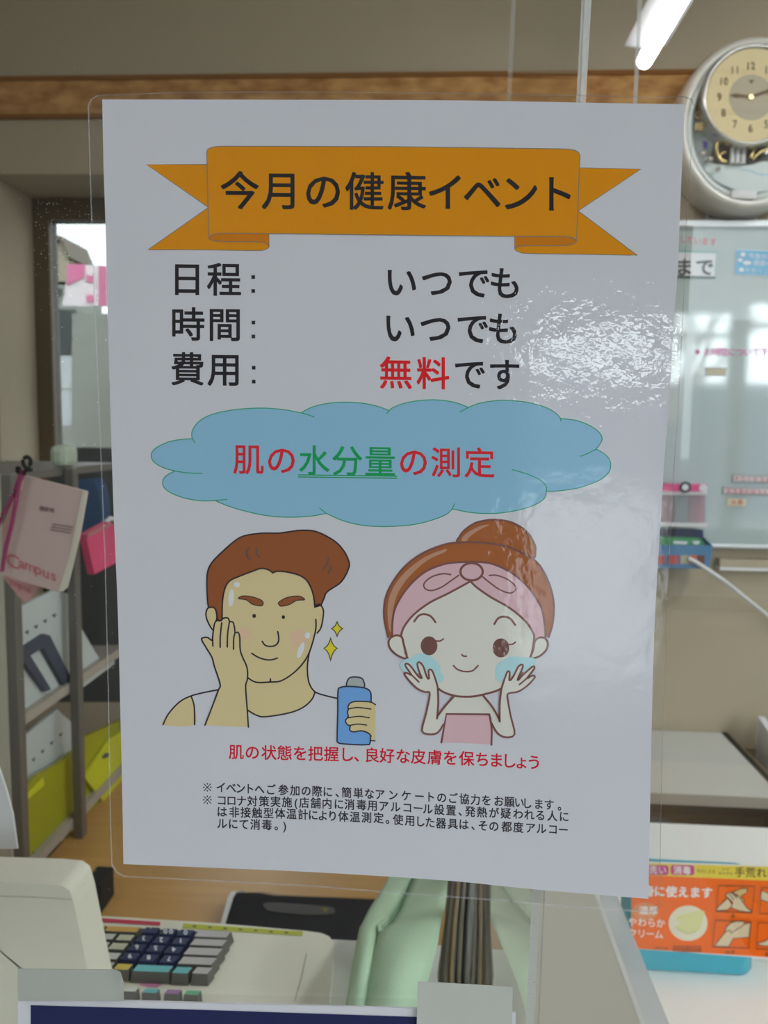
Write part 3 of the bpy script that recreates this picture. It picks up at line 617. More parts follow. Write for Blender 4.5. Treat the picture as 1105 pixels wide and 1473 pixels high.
# dark office chair behind the rack
m_chair = mat('dark_grey_mesh_fabric', (0.075, 0.08, 0.08), 0.8, 0.15, noise=(300, .3, .2))
cp = lambda x, y: at(x, y, 1.72)
t = thing('office_chair', (at(150, 900, 1.75).x, CAM.y+1.9, 0), 'dark grey high-backed office chair behind the rack', 'chair')
b = MB(); b.prism([cp(*q) for q in smooth([(72, 1010), (70, 760), (74, 672), (86, 651), (110, 644), (200, 648), (255, 655), (268, 690), (270, 1010)], False, 4)], (0, .06, 0), m_chair); b.build('backrest', t, bevel=.012)
sx_ = t.location.x
b = MB(); b.box((sx_+.02, CAM.y+1.98, .50), (.42, .40, .09), m_chair); b.build('seat', t, bevel=.03)
b = MB(); b.tube([(sx_+.02, CAM.y+1.98, .46), (sx_+.02, CAM.y+1.98, .08)], .025, m_black); b.build('gas_column', t)
for k in range(5):
    a = 2*math.pi*k/5+.3
    b = MB(); e = Vector((sx_+.02+.24*math.cos(a), CAM.y+1.98+.24*math.sin(a), .05)); b.tube([(sx_+.02, CAM.y+1.98, .09), e], .018, m_black); b.lathe(e+Vector((0, -.012, -.025)), [(.024, 0), (.024, .024)], m_black, 'y', 14); b.build('leg', t)
# small things by the rack
m_palegreen = mat('pale_green_box', (0.42, 0.48, 0.38), .7, .2); m_bluebag = mat('dull_blue_cloth', (0.06, 0.11, 0.21), .8, .1)
zt_y = lambda x, y, dy: on_y(x, y, dy)
ry = (fy+end_y)/2
q0 = on_x(93, 684, RXP-.03); b = MB(); b.box((q0.x, q0.y, zt+.019), (.03, .05, .036), m_palegreen); tag(b.build('small_box', bevel=.01), 'small pale green box on top of the pamphlet rack', 'box')
b = MB(); b.prism([at(x, y, 1.64) for x, y in smooth([(100, 760), (104, 700), (118, 690), (138, 696), (145, 735), (140, 770)], True, 4)], (0, .05, 0), m_bluebag); tag(b.build('blue_cloth', bevel=.012), 'dull blue cloth hung over the front of the dark chair back', 'cloth')
# notebooks hanging on the near post
m_nb = mat('dusty_pink_cover', (0.58, 0.43, 0.40), .6, .2); m_nb2 = mat('pink_cover', (0.60, 0.34, 0.34), .6, .2); m_pages = mat('cream_pages', (.66, .62, .52), .8, .1); m_cord = mat('dark_magenta_cord', (0.30, 0.05, 0.13), .7, .1); m_rt = mat('red_print', (0.55, 0.16, 0.18), .6, .2); m_dt = mat('brown_grey_print', (.18, .12, .13), .6, .2)
ND = 0.80
np_ = lambda x, y: at(x, y, ND)
def npk(k): return lambda x, y: at(x, y, ND-.0006*k)
t = thing('notebook', np_(36, 684), 'pink notebook with cream page edge hanging by a cord from the rack', 'notebook', 'notebooks hung on the rack')
b = MB(); b.prism([np_(*q) for q in ((4, 827), (36, 684), (125, 707), (113, 775), (90, 851), (84, 852))], (0, .004, 0), m_nb); b.build('cover', t, bevel=.0008)
b = MB(); b.prism([at(x, y, ND-.0012) for x, y in ((125, 707), (113, 780), (97, 845), (90, 851), (84, 851), (100, 800), (119, 706))], (0, .0012, 0), m_pages); b.build('page_edge', t)
b = MB()
for ch, x, y, em in (('C', 18.5, 806, 27), ('a', 31.5, 809.5, 21), ('m', 43, 813.5, 20), ('p', 55, 818, 21), ('u', 66, 823, 21), ('s', 77, 827, 21)): put(b, ch, x, y, em, m_rt, npk(1.2), .42, 1.05, .008, 0, True)
b.build('title_lettering', t)
b = MB(); line(b, '連絡帳', [60, 67, 75], (731, 734), 7.5, m_dt, npk(1.2), bold=.01)
for k in range(3): stroke(b, [(76-k*1.2, 754+k*4), (104-k*1.2, 758.5+k*4)], 1.5, m_dt, npk(1.2))
b.build('handwriting', t)
nq = lambda x, y: at(x, y, ND+.03)
t2 = thing('notebook', nq(30, 760), 'second pink notebook mostly hidden behind the first one', 'notebook', 'notebooks hung on the rack')
b = MB(); b.prism([nq(*q) for q in ((4, 830), (2, 760), (26, 700), (60, 740), (56, 845), (38, 867), (28, 860))], (0, .004, 0), m_nb2); b.build('cover', t2)
b = MB(); line(b, 'ampus', [20, 27, 34, 41, 47], (838, 850), 15, m_rt, lambda x, y: at(x, y, ND+.0292)); b.build('title_lettering', t2)
b = MB(); k_ = lambda x, y: at(x, y, ND-.008)
b.tube([k_(x, y) for x, y in smooth([(31, 676), (24, 700), (14, 722), (4, 740), (-4, 760)], n=4)], .0022, m_cord); b.tube([k_(x, y) for x, y in smooth([(33, 678), (26, 705), (18, 750), (8, 790), (3, 822)], n=4)], .0022, m_cord)
for pts in ([(27, 672), (30, 680), (36, 682)], [(34, 680), (42, 672), (44, 662), (38, 657), (33, 664), (38, 674), (46, 676)], [(27, 672), (24, 676), (30, 682)]):
    b.tube([k_(x, y) for x, y in smooth(pts, n=4)], .0022, m_black)
tag(b.build('hanging_cord', smooth=True), 'magenta cord with black knot tying the notebooks to the rack', 'cord')
m_stk = mat('hot_pink_note', (0.72, 0.09, 0.20), .6, .2)
sp = lambda x, y: on_x(x, y, RXP+.001)
r = thing('sticky_note', sp(115, 770), 'hot pink pad of notes beside the hanging notebook', 'note pad')
b = MB(); b.prism([sp(x, y) for x, y in ((113, 769), (148, 750), (160, 757), (164, 806), (126, 826))], (.012, 0, 0), m_stk); b.build('pad', r)
b = MB(); b.prism([sp(x, y)+Vector((.0125, 0, 0)) for x, y in ((113, 768), (148, 750), (152, 754), (115, 773))], (.002, 0, 0), m_pale); b.build('binding_strip', r)
b = MB(); b.tube([sp(x, y)+Vector((.006, 0, 0)) for x, y in ((147, 752), (154, 745), (162, 748))], .004, m_rim); b.build('white_clip', r)
# white paper edge and rack foot at far left
b = MB(); b.prism([at(x, y, .66) for x, y in ((-40, 1221), (-40, 1000), (0, 1110), (10, 1140), (18, 1170), (25, 1221))], (0, .002, 0), m_paper); tag(b.build('paper_sheet'), 'white paper corner above the cream register housing at far left', 'paper')
q = on_z(132, 1316, DZ)
b = MB(); b.span((q.x-.013, q.y, DZ), (q.x+.013, q.y+.05, DZ+.045), m_gap); tag(b.build('pen_box', bevel=.002), 'small dark box on the desk at the foot of the rack', 'box')

# ------------------------------------------------------------------ cash register
m_reg = mat('cream_plastic', (0.72, 0.69, 0.58), 0.4, 0.35); m_regd = mat('cream_plastic_seam', (0.40, 0.39, 0.33), 0.5, 0.3)
RY = .27
t = thing('cash_register', (on_z(260, 1400, CZ).x, .36, CZ), 'cream cash register with coloured keys on the counter', 'cash register')
hp = [(-120, 1266), (0, 1269), (60, 1271), (90, 1274), (101, 1282), (108, 1306), (126, 1396), (148, 1500), (176, 1640), (-120, 1640)]
zlim = CZ+.002
b = MB(); b.prism([on_y(x, y, RY) for x, y in hp], (0, .036, 0), m_reg)
for v in b.v:
    if v.z < CZ+.002: v.z = CZ+.002
b.build('display_housing', t, bevel=.010, seg=4)
b = MB(); stroke(b, [(-60, 1287), (60, 1291), (104, 1294)], 1.0, m_regd, lambda x, y: on_y(x, y, RY-.0004)); b.build('seam', t)
KZ = 1.030
def kz(z): return lambda x, y: on_z(x, y, z)
body = [(60, 1312), (300, 1327), (440, 1339), (462, 1342), (474, 1347), (480, 1356), (480, 1370), (468, 1500), (60, 1500)]
b = MB(); b.prism([on_z(x, y, KZ) for x, y in body], (0, 0, -(KZ-CZ-.001)), m_reg); b.build('keyboard_body', t, bevel=.004, seg=3)
m_well = mat('dark_key_well', (0.06, 0.055, 0.05), .5, .3)
b = MB(); fill(b, [(120, 1331), (333, 1342), (322, 1362), (292, 1412), (150, 1404), (100, 1380)], m_well, kz(KZ+.0004)); b.build('key_well', t)
b = MB(); fill(b, [(134, 1320), (231, 1326), (230, 1331.5), (134, 1325.5)], mat('red_strip', (.55, .04, .09), .5, .3), kz(KZ+.0005)); b.build('red_label_strip', t)
b = MB(); fill(b, [(264, 1328), (436, 1340), (435, 1346), (262, 1335)], mat('lime_strip', (.48, .50, .05), .5, .3), kz(KZ+.0005))
for k in range(7): fill(b, ellipse(280+k*22, 1332.5+k*1.5, 3.2, 1.2, 0, 10), m_tick, kz(KZ+.0009))
b.build('lime_label_strip', t)
b = MB(); stroke(b, [(441, 1372), (434, 1405), (424, 1440)], 1.6, m_regd, kz(KZ+.0005)); b.build('crease', t)
kc = {'n': mat('navy_key', (.018, .028, .085), .35, .4), 'g': mat('grey_key', (.46, .43, .43), .45, .3), 'c': mat('cyan_key', (.14, .44, .46), .4, .3), 'y': mat('yellow_key', (.62, .48, .10), .4, .3), 'o': mat('orange_key', (.62, .37, .09), .4, .3), 'w': mat('cream_key', (.55, .54, .40), .4, .3), 'p': mat('purple_key', (.30, .16, .32), .4, .3), 'e': mat('green_key', (.13, .40, .24), .4, .3), 's': mat('silver_key', (.58, .58, .54), .4, .3)}
m_keyside = mat('smoky_key_cover', (.10, .095, .085), .3, .4)
keys = [(217, 1338, 19, 8, 'n', '.'), (242, 1340, 19, 8, 'n', '00'), (267, 1341.5, 19, 8, 'n', '0'), (207, 1350, 20, 9, 'n', '3'), (232, 1352, 20, 9, 'n', '2'), (260, 1353.5, 20, 9, 'n', '1'),
        (197, 1362.5, 21, 9, 'n', '6'), (224, 1364, 21, 9, 'n', '5'), (250, 1366, 21, 9, 'n', '4'), (187, 1375.5, 21, 10, 'n', '9'), (214, 1377.5, 21, 10, 'n', '8'), (243, 1379.5, 21, 10, 'n', '7'),
        (306, 1343.5, 46, 9, 'g', ''), (300, 1355.5, 46, 9, 'g', ''), (292, 1368.5, 48, 10, 'g', ''), (284, 1382, 48, 10, 'g', ''), (291, 1396, 22, 9, 'g', ''),
        (176, 1336.5, 46, 7, 'o', ''), (142, 1334.5, 16, 7, 'o', ''), (154, 1347, 21, 8, 's', ''), (180, 1348.5, 21, 8, 'w', ''), (146, 1359, 18, 8, 'w', ''), (170, 1361, 22, 9, 'w', ''),
        (160, 1375, 22, 9, 's', ''), (153, 1388, 18, 8, 's', ''), (177, 1390.5, 21, 8, 'y', ''), (220, 1393, 51, 9, 'c', ''), (262, 1395.5, 22, 9, 'c', ''),
        (187, 1423, 20, 6, 's', ''), (217, 1425, 20, 6, 'c', ''), (249, 1426.5, 20, 6, 'p', ''), (277, 1428, 20, 6, 'e', '')]
for kx, ky, kw, kh, kk, leg in keys:
    sh_ = .42*kh; top = [(kx-kw/2+sh_, ky-kh/2-kw*.02), (kx+kw/2+sh_, ky-kh/2+kw*.02), (kx+kw/2-sh_, ky+kh/2+kw*.02), (kx-kw/2-sh_, ky+kh/2-kw*.02)]
    z1 = KZ+.011; P4 = [on_z(x, y, z1) for x, y in top]; c4 = sum(P4, Vector())/4
    lo = [Vector((c4.x+(q.x-c4.x)*1.14, c4.y+(q.y-c4.y)*1.18, KZ+.0006)) for q in P4]
    b = MB(); b.add(P4+lo, [(0, 1, 2, 3)], kc[kk]); b.add(P4+lo, [(0, 4, 5, 1), (1, 5, 6, 2), (2, 6, 7, 3), (3, 7, 4, 0), (7, 6, 5, 4)], m_keyside if kk not in 'n' else kc['n'])
    for j, ch in enumerate(leg):
        put(b, ch, kx+(0 if len(leg) == 1 else (-4, 4)[j]), ky, 9, m_wk, kz(z1+.0004), half=True, sx=1.25, bold=.015, rot=math.pi)
    b.build('key', t)
b = MB(); fill(b, [(207, 1407), (246, 1408), (244, 1416), (234, 1415), (226, 1421), (214, 1420), (201, 1417)], mat('pink_label', (.62, .24, .38), .6, .2), kz(KZ+.0006)); b.build('pink_label', t)

# black card terminal on the desk
m_tb = mat('black_plastic', (.014, .015, .022), .22, .5, coat=.3); m_slot = mat('grey_slot', (.10, .10, .10), .4, .4)
tp = [(334, 1284), (372, 1284), (395, 1288), (500, 1292), (543, 1294), (540, 1400), (318, 1400), (322, 1330)]
t = thing('card_terminal', on_z(430, 1385, DZ), 'black card terminal with grey slot behind the register', 'card terminal')
TD = .93
fp = lambda x, y: at(x, y, TD+(1400-y)/116*.10)
b = MB(); b.prism([fp(*q) for q in tp], (0, .05, -.03), m_tb); 
b.build('body', t, bevel=.004, seg=3)
b = MB(); b.prism([fp(x, y)+Vector((0, -.001, .001)) for x, y in ((328, 1291), (333, 1283), (341, 1283), (336, 1291), (322, 1336), (316, 1336))], (0, .05, -.03), m_rim); b.build('white_side', t)
b = MB(); fill(b, smooth([(382, 1299), (420, 1300), (470, 1304), (481, 1308), (478, 1315), (440, 1316), (395, 1312), (382, 1308)], True), m_slot, lambda x, y: fp(x, y)+Vector((0, -.0012, .0012))); b.build('slot', t)
b = MB(); fill(b, [(462, 1306), (474, 1307), (468, 1314)], mat('dull_gold_mark', (.25, .19, .06), .5, .3), lambda x, y: fp(x, y)+Vector((0, -.0016, .0016))); b.build('arrow_mark', t)
zb = min(fp(x, y).z for x, y in tp)
b = MB(); q0, q1 = fp(330, 1380), fp(535, 1380); b.span((q0.x+.01, q0.y+.03, DZ+.001), (q1.x-.01, q0.y+.10, q0.z-.016), m_tb); b.build('foot', t)
t.location.z = t.location.z

# mint green wallet case standing on the counter
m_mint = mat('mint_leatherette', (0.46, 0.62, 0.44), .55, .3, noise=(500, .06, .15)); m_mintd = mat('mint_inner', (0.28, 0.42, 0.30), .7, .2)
t = thing('wallet_case', on_z(560, 1450, CZ), 'mint green leatherette folder standing behind the partition', 'folder case')
def band(L, R_, n=6):
    rows = []
    for (a, c) in zip(L, R_):
        rows.append([at(a[0]+(c[0]-a[0])*k/n, a[1]+(c[1]-a[1])*k/n, a[2]+(c[2]-a[2])*k/n-.03*math.sin(math.pi*k/n)*(.4)) for k in range(n+1)])
    return rows
L1 = [(495, 1500, .545), (503, 1445, .55), (511, 1390, .56), (519, 1340, .60), (532, 1312, .66), (549, 1285, .75), (566, 1255, .84)]
R1 = [(526, 1500, .545), (531, 1445, .55), (537, 1395, .56), (546, 1350, .60), (558, 1322, .66), (575, 1290, .75), (592, 1255, .84)]
L2 = [(522, 1500, .535), (529, 1445, .54), (537, 1395, .55), (547, 1344, .59), (564, 1334, .64), (577, 1312, .72), (604, 1255, .84)]
R2 = [(586, 1500, .535), (600, 1445, .54), (614, 1405, .55), (628, 1360, .59), (637, 1315, .64), (642, 1290, .72), (652, 1255, .84)]
b = MB(); b.loft(band(L1, R1), m_mint); b.build('back_cover', t, smooth=True, solid=.006)
b = MB(); b.loft(band(L2, R2), m_mint); b.build('front_cover', t, smooth=True, solid=.006)
b = MB(); b.tube([at(x, y, d) for x, y, d in ((592, 1257, .835), (574, 1292, .745), (557, 1322, .655), (545, 1333, .605), (548, 1341, .59), (556, 1342, .595), (565, 1335, .635), (578, 1312, .715), (604, 1257, .835))], .0022, m_mint); b.build('rolled_edge', t, smooth=True)
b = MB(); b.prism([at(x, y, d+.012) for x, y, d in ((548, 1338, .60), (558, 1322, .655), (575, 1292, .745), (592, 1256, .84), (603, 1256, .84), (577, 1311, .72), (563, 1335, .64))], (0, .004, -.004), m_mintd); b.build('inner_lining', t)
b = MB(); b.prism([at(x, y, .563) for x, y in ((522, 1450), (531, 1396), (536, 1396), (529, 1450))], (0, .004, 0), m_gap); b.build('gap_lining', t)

# brown streaks right of the folder case, built as an added crumpled sheet
bm1, bm2, bm3 = mat('taupe_streak', (.17, .145, .11), .5, .3), mat('dark_taupe_streak', (.045, .042, .045), .5, .3), mat('tan_streak', (.42, .28, .13), .5, .3)
b = MB(); rnd = random.Random(11); cols = []
for k in range(25):
    u = k/24; x0_, x1_ = 632+72*u, 648+58*u; d0 = .625+.006*math.sin(k*1.9)+.003*math.sin(k*4.1)
    zb_ = on_y(x0_, 1505, CAM.y+d0); zb_.z = CZ+.001
    cols.append([zb_, at(x0_+1.5*math.sin(k*2.2), 1400, d0-.004), at((x0_+x1_)/2+1.5*math.cos(k*1.7), 1330, d0+.004), at(x1_, 1250+3*math.sin(k*2.7), d0+.008)])
for k in range(24): b.loft([cols[k], cols[k+1]], bm2 if k in (1, 10, 11) else bm3 if k in (5, 17) else bm1)
r = b.build('brown_streaks', smooth=True, solid=.003); tag(r, 'brown streaks right of the mint green folder built as an added crumpled sheet', 'streaks')

# ------------------------------------------------------------------ display card in a blue tray
m_or = mat('orange_card', (0.86, 0.135, 0.004), .6, .15); m_yl = mat('yellow_band', (0.72, 0.56, 0.05), .45, .35); m_mg = mat('magenta_pill', (0.50, 0.03, 0.20), .45, .35); m_ln = mat('dark_brown_line', (.06, .03, .02), .5, .3); m_skin = mat('pale_skin_print', (.66, .52, .34), .5, .3); m_skin2 = mat('tan_skin_print', (.62, .40, .16), .5, .3); m_cr = mat('cream_white_print', (.72, .66, .50), .5, .3); m_smear = mat('pale_yellow_print', (.66, .64, .30), .5, .3); m_wt = mat('card_white_print', (.82, .76, .72), .5, .3)
PYc = on_z(1000, 1399, RZD+.001).y-.006
pc = lambda x, y: on_y(x, y, PYc)
def pk(k): return lambda x, y: on_y(x, y, PYc-.0003*k)
t = thing('display_card', pc(1060, 1383), 'orange and yellow hand cream display card fixed to the front of the aqua box', 'display card')
b = MB(); b.prism([pc(*q) for q in ((908, 1364), (910, 1240), (1290, 1252), (1284, 1392))], (0, .0025, 0), m_wt); b.build('card', t)
b = MB(); fill(b, [(909, 1258), (1290, 1275), (1286, 1389), (908.5, 1364)], m_or, pk(1)); b.build('orange_field', t)
b = MB(); fill(b, [(910, 1241), (1290, 1252.5), (1290, 1275), (909.5, 1258)], m_yl, pk(2)); b.build('yellow_band', t)
def rrect(x0, y0, x1, y1, r, sl=.02):
    o = []
    for cx, cy, a0 in ((x1-r, y0+r, -90), (x1-r, y1-r, 0), (x0+r, y1-r, 90), (x0+r, y0+r, 180)):
        for k in range(5):
            a = math.radians(a0+k*22.5); x = cx+r*math.cos(a); o.append((x, cy+r*math.sin(a)+(x-x0)*sl))
    return o
b = MB(); fill(b, rrect(912, 1244, 962, 1258, 4), m_mg, pk(3)); fill(b, rrect(965, 1244, 999, 1258.5, 4), m_mg, pk(3))
line(b, '手洗い', [925, 939.5, 953], (1250.5, 1251.5), 12.5, m_wt, pk(4), bold=.012); line(b, '消毒', [975, 988], (1251.5, 1252), 12.5, m_wt, pk(4), bold=.02); b.build('magenta_pills', t)
b = MB(); line(b, 'などによる', [1005, 1010, 1015, 1021, 1026.5], (1252.5, 1253.5), 6, m_ln, pk(3)); line(b, 'ひび', [1041, 1047], (1250, 1250.3), 5, m_ln, pk(3)); line(b, 'あかぎれ', [1036, 1041.5, 1047, 1052], (1256, 1256.8), 5, m_ln, pk(3))
line(b, '手荒れを防ぐ', [1064.5, 1080, 1096, 1111, 1126, 1141], (1254.5, 1256.5), 15.5, m_ln, pk(3), bold=.008); b.build('headline_lettering', t)
b = MB(); line(b, '全身に使えます', [917, 934, 949, 966, 983, 1000, 1017], (1281, 1284), 16.5, m_wt, pk(3), bold=.03)
fill(b, ellipse(928, 1311, 19, 13), mat('peach_disc', (.74, .26, .10), .5, .3), pk(2)); line(b, '濃厚', [926, 940], (1309.5, 1310), 13.5, m_wt, pk(3), bold=.016)
line(b, 'やわらか', [910, 924, 937.5, 950.5], (1326, 1328), 13.5, m_wt, pk(3), bold=.012); line(b, 'クリーム', [910, 923, 935.5, 948], (1342, 1344), 13.5, m_wt, pk(3), bold=.012); b.build('white_lettering', t)
b = MB(); line(b, 'スキンA', [944, 949.5, 955, 960], (1364, 1364.5), 6, m_ln, pk(3)); stroke(b, rrect(969, 1361, 1008, 1369, .5), .7, m_ln, pk(3), True); line(b, '指定医薬部外品', [972.5, 978, 983.5, 989, 994.5, 1000, 1005], (1365, 1366), 5.6, m_ln, pk(3)); b.build('small_print', t)
b = MB(); fill(b, ellipse(990, 1328, 28, 25.5), m_cr, pk(2)); fill(b, smooth([(973, 1321), (985, 1315), (1012, 1310), (1011, 1322), (1005, 1338), (990, 1343), (972, 1334), (980, 1328)], True), m_smear, pk(3))
stroke(b, smooth([(972, 1333), (980, 1339), (990, 1343), (1002, 1339)]), 1, mat('cream_shadow_line', (.5, .48, .18), .5, .3), pk(4)); stroke(b, [(974, 1320), (984, 1317)], 1, m_yl, pk(4)); b.build('cream_picture', t)
def picto(nm, fr, shapes, cap, cpos):
    b = MB(); stroke(b, fr, 1.4, m_ln, pk(8), True)
    for k, (pts, mt, cl) in enumerate(shapes):
        if mt: fill(b, pts, mt, pk(3+k*.6))
        stroke(b, pts, 1.1, m_ln, pk(3.3+k*.6), cl)
    if cap: line(b, cap, [cpos[0]+i*7 for i in range(len(cap))], (cpos[1], cpos[1]+.3), 7, m_ln, pk(3), bold=.01)
    b.build(nm, t)
picto('hand_picture', [(1034, 1274), (1086, 1275), (1082, 1313), (1031, 1311)], [
    (smooth([(1046, 1291), (1052, 1285), (1062, 1280), (1070, 1278), (1075, 1279), (1074, 1284), (1066, 1290), (1071, 1295), (1070, 1297), (1062, 1297), (1052, 1294)], True), m_skin2, True),
    ([(1031, 1310), (1034, 1304), (1047, 1292), (1054, 1303), (1046, 1309)], m_skin, True),
    (smooth([(1081, 1312), (1064, 1310), (1052, 1305), (1054, 1298), (1045, 1289), (1046, 1286), (1050, 1284), (1060, 1287), (1066, 1294), (1074, 1305)], True), m_skin, True),
    ([(1049, 1286), (1056, 1294)], None, False), ([(1053, 1285), (1060, 1292)], None, False), ([(1057, 1286), (1061, 1290)], None, False)], '手', (1055, 1318))
picto('knee_picture', [(1029, 1324), (1081, 1326), (1077, 1364), (1025, 1362)], [
    ([(1028, 1361), (1042, 1343), (1048, 1336), (1060, 1332), (1080, 1328), (1078, 1348), (1055, 1350), (1048, 1362)], m_skin, True),
    (smooth([(1044, 1340), (1046, 1333), (1056, 1326), (1070, 1326), (1068, 1332), (1058, 1338), (1052, 1342), (1050, 1338)], True), m_skin, True)], 'ひざ', (1047, 1370))
picto('elbow_picture', [(1096, 1277), (1148, 1278), (1144, 1316), (1093, 1314)], [([(1095, 1281), (1112, 1288), (1130, 1280), (1140, 1290), (1118, 1302), (1095, 1294)], m_skin, True)], 'ひじ', (1113, 1320))
picto('heel_picture', [(1091, 1327), (1145, 1329), (1141, 1367), (1088, 1365)], [(smooth([(1091, 1357), (1104, 1352), (1112, 1340), (1122, 1340), (1124, 1360), (1110, 1361), (1096, 1360)], True), m_skin, True)], 'かかと', (1104, 1373))
m_aq = mat('aqua_plastic', (0.006, 0.38, 0.52), .25, .4, coat=.2)
TT = RZD+.128
def ztray(x, y, z): return on_z(x, y, z)
fl, frr, bl, br = on_z(925, 1396, RZD+.001), on_z(1082, 1402, RZD+.001), on_z(920, 1236, TT), on_z(1040, 1244, TT)
x0, x1, y0, y1 = fl.x-.025, frr.x+.004, PYc+.003, max(bl.y, PYc+.05)
t = thing('aqua_box', ((x0+x1)/2, (y0+y1)/2, RZD), 'rounded aqua plastic box behind the orange display card', 'box')
def rr3(ins, z, rad=.022):
    o = []; a0, a1, c0, c1 = x0+ins, x1-ins, y0+ins, y1-ins; r_ = max(.004, rad-ins)
    for cx, cy, s0 in ((a1-r_, c0+r_, -90), (a1-r_, c1-r_, 0), (a0+r_, c1-r_, 90), (a0+r_, c0+r_, 180)):
        for k in range(7):
            a = math.radians(s0+k*15); o.append(Vector((cx+r_*math.cos(a), cy+r_*math.sin(a), z)))
    return o
rows = [rr3(.004, RZD+.0005), rr3(0, RZD+.006), rr3(0, TT-.002), rr3(.003, TT), rr3(.005, TT-.002), rr3(.006, RZD+.004)]
b = MB(); b.loft(rows, m_aq, True); n_ = len(rows[0]); b.add(rows[0], [tuple(range(n_))], m_aq); b.add(rows[-1], [tuple(reversed(range(n_)))], m_aq); b.build('tub', t, smooth=True)

# ------------------------------------------------------------------ clear partition
m_acr = clear('clear_acrylic', (.985, .99, .985), 1.49); m_acre = clear('acrylic_cut_edge', (.86, .89, .87), 1.9, .25, haze=.55, hazecol=(.97, .98, .98), bump=[(700, .0012)])
m_thin = clear('thin_clear_film', (.985, .99, .985), 1.2)
def sheet(b, a, c, lean=0.0, face=None):
    """clear slab with brighter cut edges"""
    x0, y0, z0 = [min(a[i], c[i]) for i in range(3)]; x1, y1, z1 = [max(a[i], c[i]) for i in range(3)]
    vs = [(x, y, z) for x in (x0, x1) for y in (y0, y1) for z in (z0, z1)]; vs = [(x+(z-1.6)*lean, y, z) for x, y, z in vs]
    F6 = {'x': [(0, 1, 3, 2), (4, 6, 7, 5)], 'y': [(0, 4, 5, 1), (2, 3, 7, 6)], 'z': [(0, 2, 6, 4), (1, 5, 7, 3)]}
    d = {'x': x1-x0, 'y': y1-y0, 'z': z1-z0}; thin = min(d, key=d.get)
    for k, fs in F6.items(): b.add(vs, fs, (face or m_acr) if k == thin else m_acre)
AX = on_y(828, 60, .012).x
t = thing('clear_partition', (-.3, .006, CZ), 'clear acrylic partition standing on the counter behind the poster', 'partition')
b = MB(); sheet(b, (-1.2, .003, CZ), (AX+.001, .007, 1.95), .004); b.build('front_sheet', t)
ay = on_x(727, 60, AX).y
b = MB(); sheet(b, (AX, .0075, CZ), (AX+.0035, ay, 1.95), .0155); b.build('wing_sheet', t)
t2 = thing('clear_side_screen', (WBX, .2, CZ), 'clear acrylic screen running back along the beige counter section', 'partition')
by = on_x(915, 60, WBX-.005).y
b = MB(); sheet(b, (WBX-.005, -.06, CZ+.0005), (WBX-.001, by, 1.95), 0.0, m_thin); b.build('screen_sheet', t2)
b = MB(); rnd = random.Random(3)
m_dust = mat('dust', (.75, .72, .66), .9, .1)
for k in range(260):
    x, y = rnd.uniform(0, 175), rnd.uniform(60, 1300)
    if k < 130: x, y = 48+abs(rnd.gauss(0, 45)), 285+abs(rnd.gauss(0, 60))
    c_ = on_y(x, y, .0026); r_ = rnd.choice((.00010, .00013, .00018))
    b.add([c_+Vector((r_*math.cos(a*1.257), 0, r_*math.sin(a*1.257))) for a in range(5)], [(0, 1, 2, 3, 4)], m_dust)
b.build('dust', t)['kind'] = 'stuff'

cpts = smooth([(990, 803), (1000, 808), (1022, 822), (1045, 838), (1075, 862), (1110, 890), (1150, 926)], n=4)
b = MB(); b.tube([on_y(x, y, PY-.058+(BACK_Y-.008-PY+.058)*max(0, min(1, (x-1030)/95))) for x, y in cpts], .0055, m_rim, 8)  # a mirrored white streak, built as a solid tube ending on the wall
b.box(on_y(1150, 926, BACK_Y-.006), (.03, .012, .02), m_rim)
tag(b.build('white_streak', smooth=True), 'white reflection streak built as a thin tube from the blue basket down along the wall', 'reflection streak')

# ------------------------------------------------------------------ the laminated poster
m_sheetp = mat('poster_paper', (0.78, 0.78, 0.84), .8, .1)
m_film = clear('laminating_film', (.985, .985, .985), 1.5, .012, haze=.004, bump=[(55, .00035), (380, .00010)])
m_filme = clear('film_edge', (.9, .9, .9), 1.5, .1, haze=.2)
def PL(k): return lambda x, y: on_y(x, y, -.00030-.000018*k)
t = thing('laminated_poster', on_y(560, 1270, 0), 'laminated white event poster with orange ribbon heading on the clear partition', 'poster')
page = smooth([(147, 143), (149, 240), (152, 330), (154, 420), (159, 600), (164, 750), (169.5, 880), (173.5, 1040), (176, 1150), (177.5, 1243)], n=3)+smooth([(177.5, 1243), (300, 1248), (440, 1254), (560, 1261), (660, 1268), (755, 1278), (860, 1287), (933, 1293)], n=3)[1:] + \
    smooth([(933, 1293), (935, 1180), (938, 1030), (941, 920), (945.5, 830), (950, 760), (956, 660), (962, 590), (969, 470), (975, 390), (979, 290), (983, 200), (985, 150)], n=3)[1:]+smooth([(985, 150), (860, 148), (700, 145), (600, 144), (400, 143.5), (147, 143)], n=3)[1:-1]
b = MB(); b.prism([on_y(x, y, -.00028) for x, y in page], (0, .0002, 0), m_sheetp); b.build('paper_sheet', t)
film = [(126, 152), (130, 142), (140, 136), (260, 132), (420, 131), (560, 132), (700, 134), (830, 136), (940, 139), (985, 138), (996, 142), (1000, 152), (994, 240), (988, 330), (985, 420), (978, 560), (970, 680), (965, 770), (960, 880), (956, 1000), (953, 1100), (951, 1200), (950, 1302), (946, 1310), (936, 1313),
        (840, 1307), (760, 1300), (660, 1292), (560, 1285), (440, 1275), (300, 1268), (180, 1262), (168, 1257), (160, 1245), (158, 1180), (155, 1000), (150, 800), (142, 600), (134, 400), (129, 260)]
b = MB(); b.prism([on_y(x, y, -.0010) for x, y in film], (0, .0013, 0), m_film, m_filme); b.build('laminating_film', t)
k_b = ink(28, 25, 30); k_red = ink(172, 28, 40); k_grn = ink(15, 125, 70)
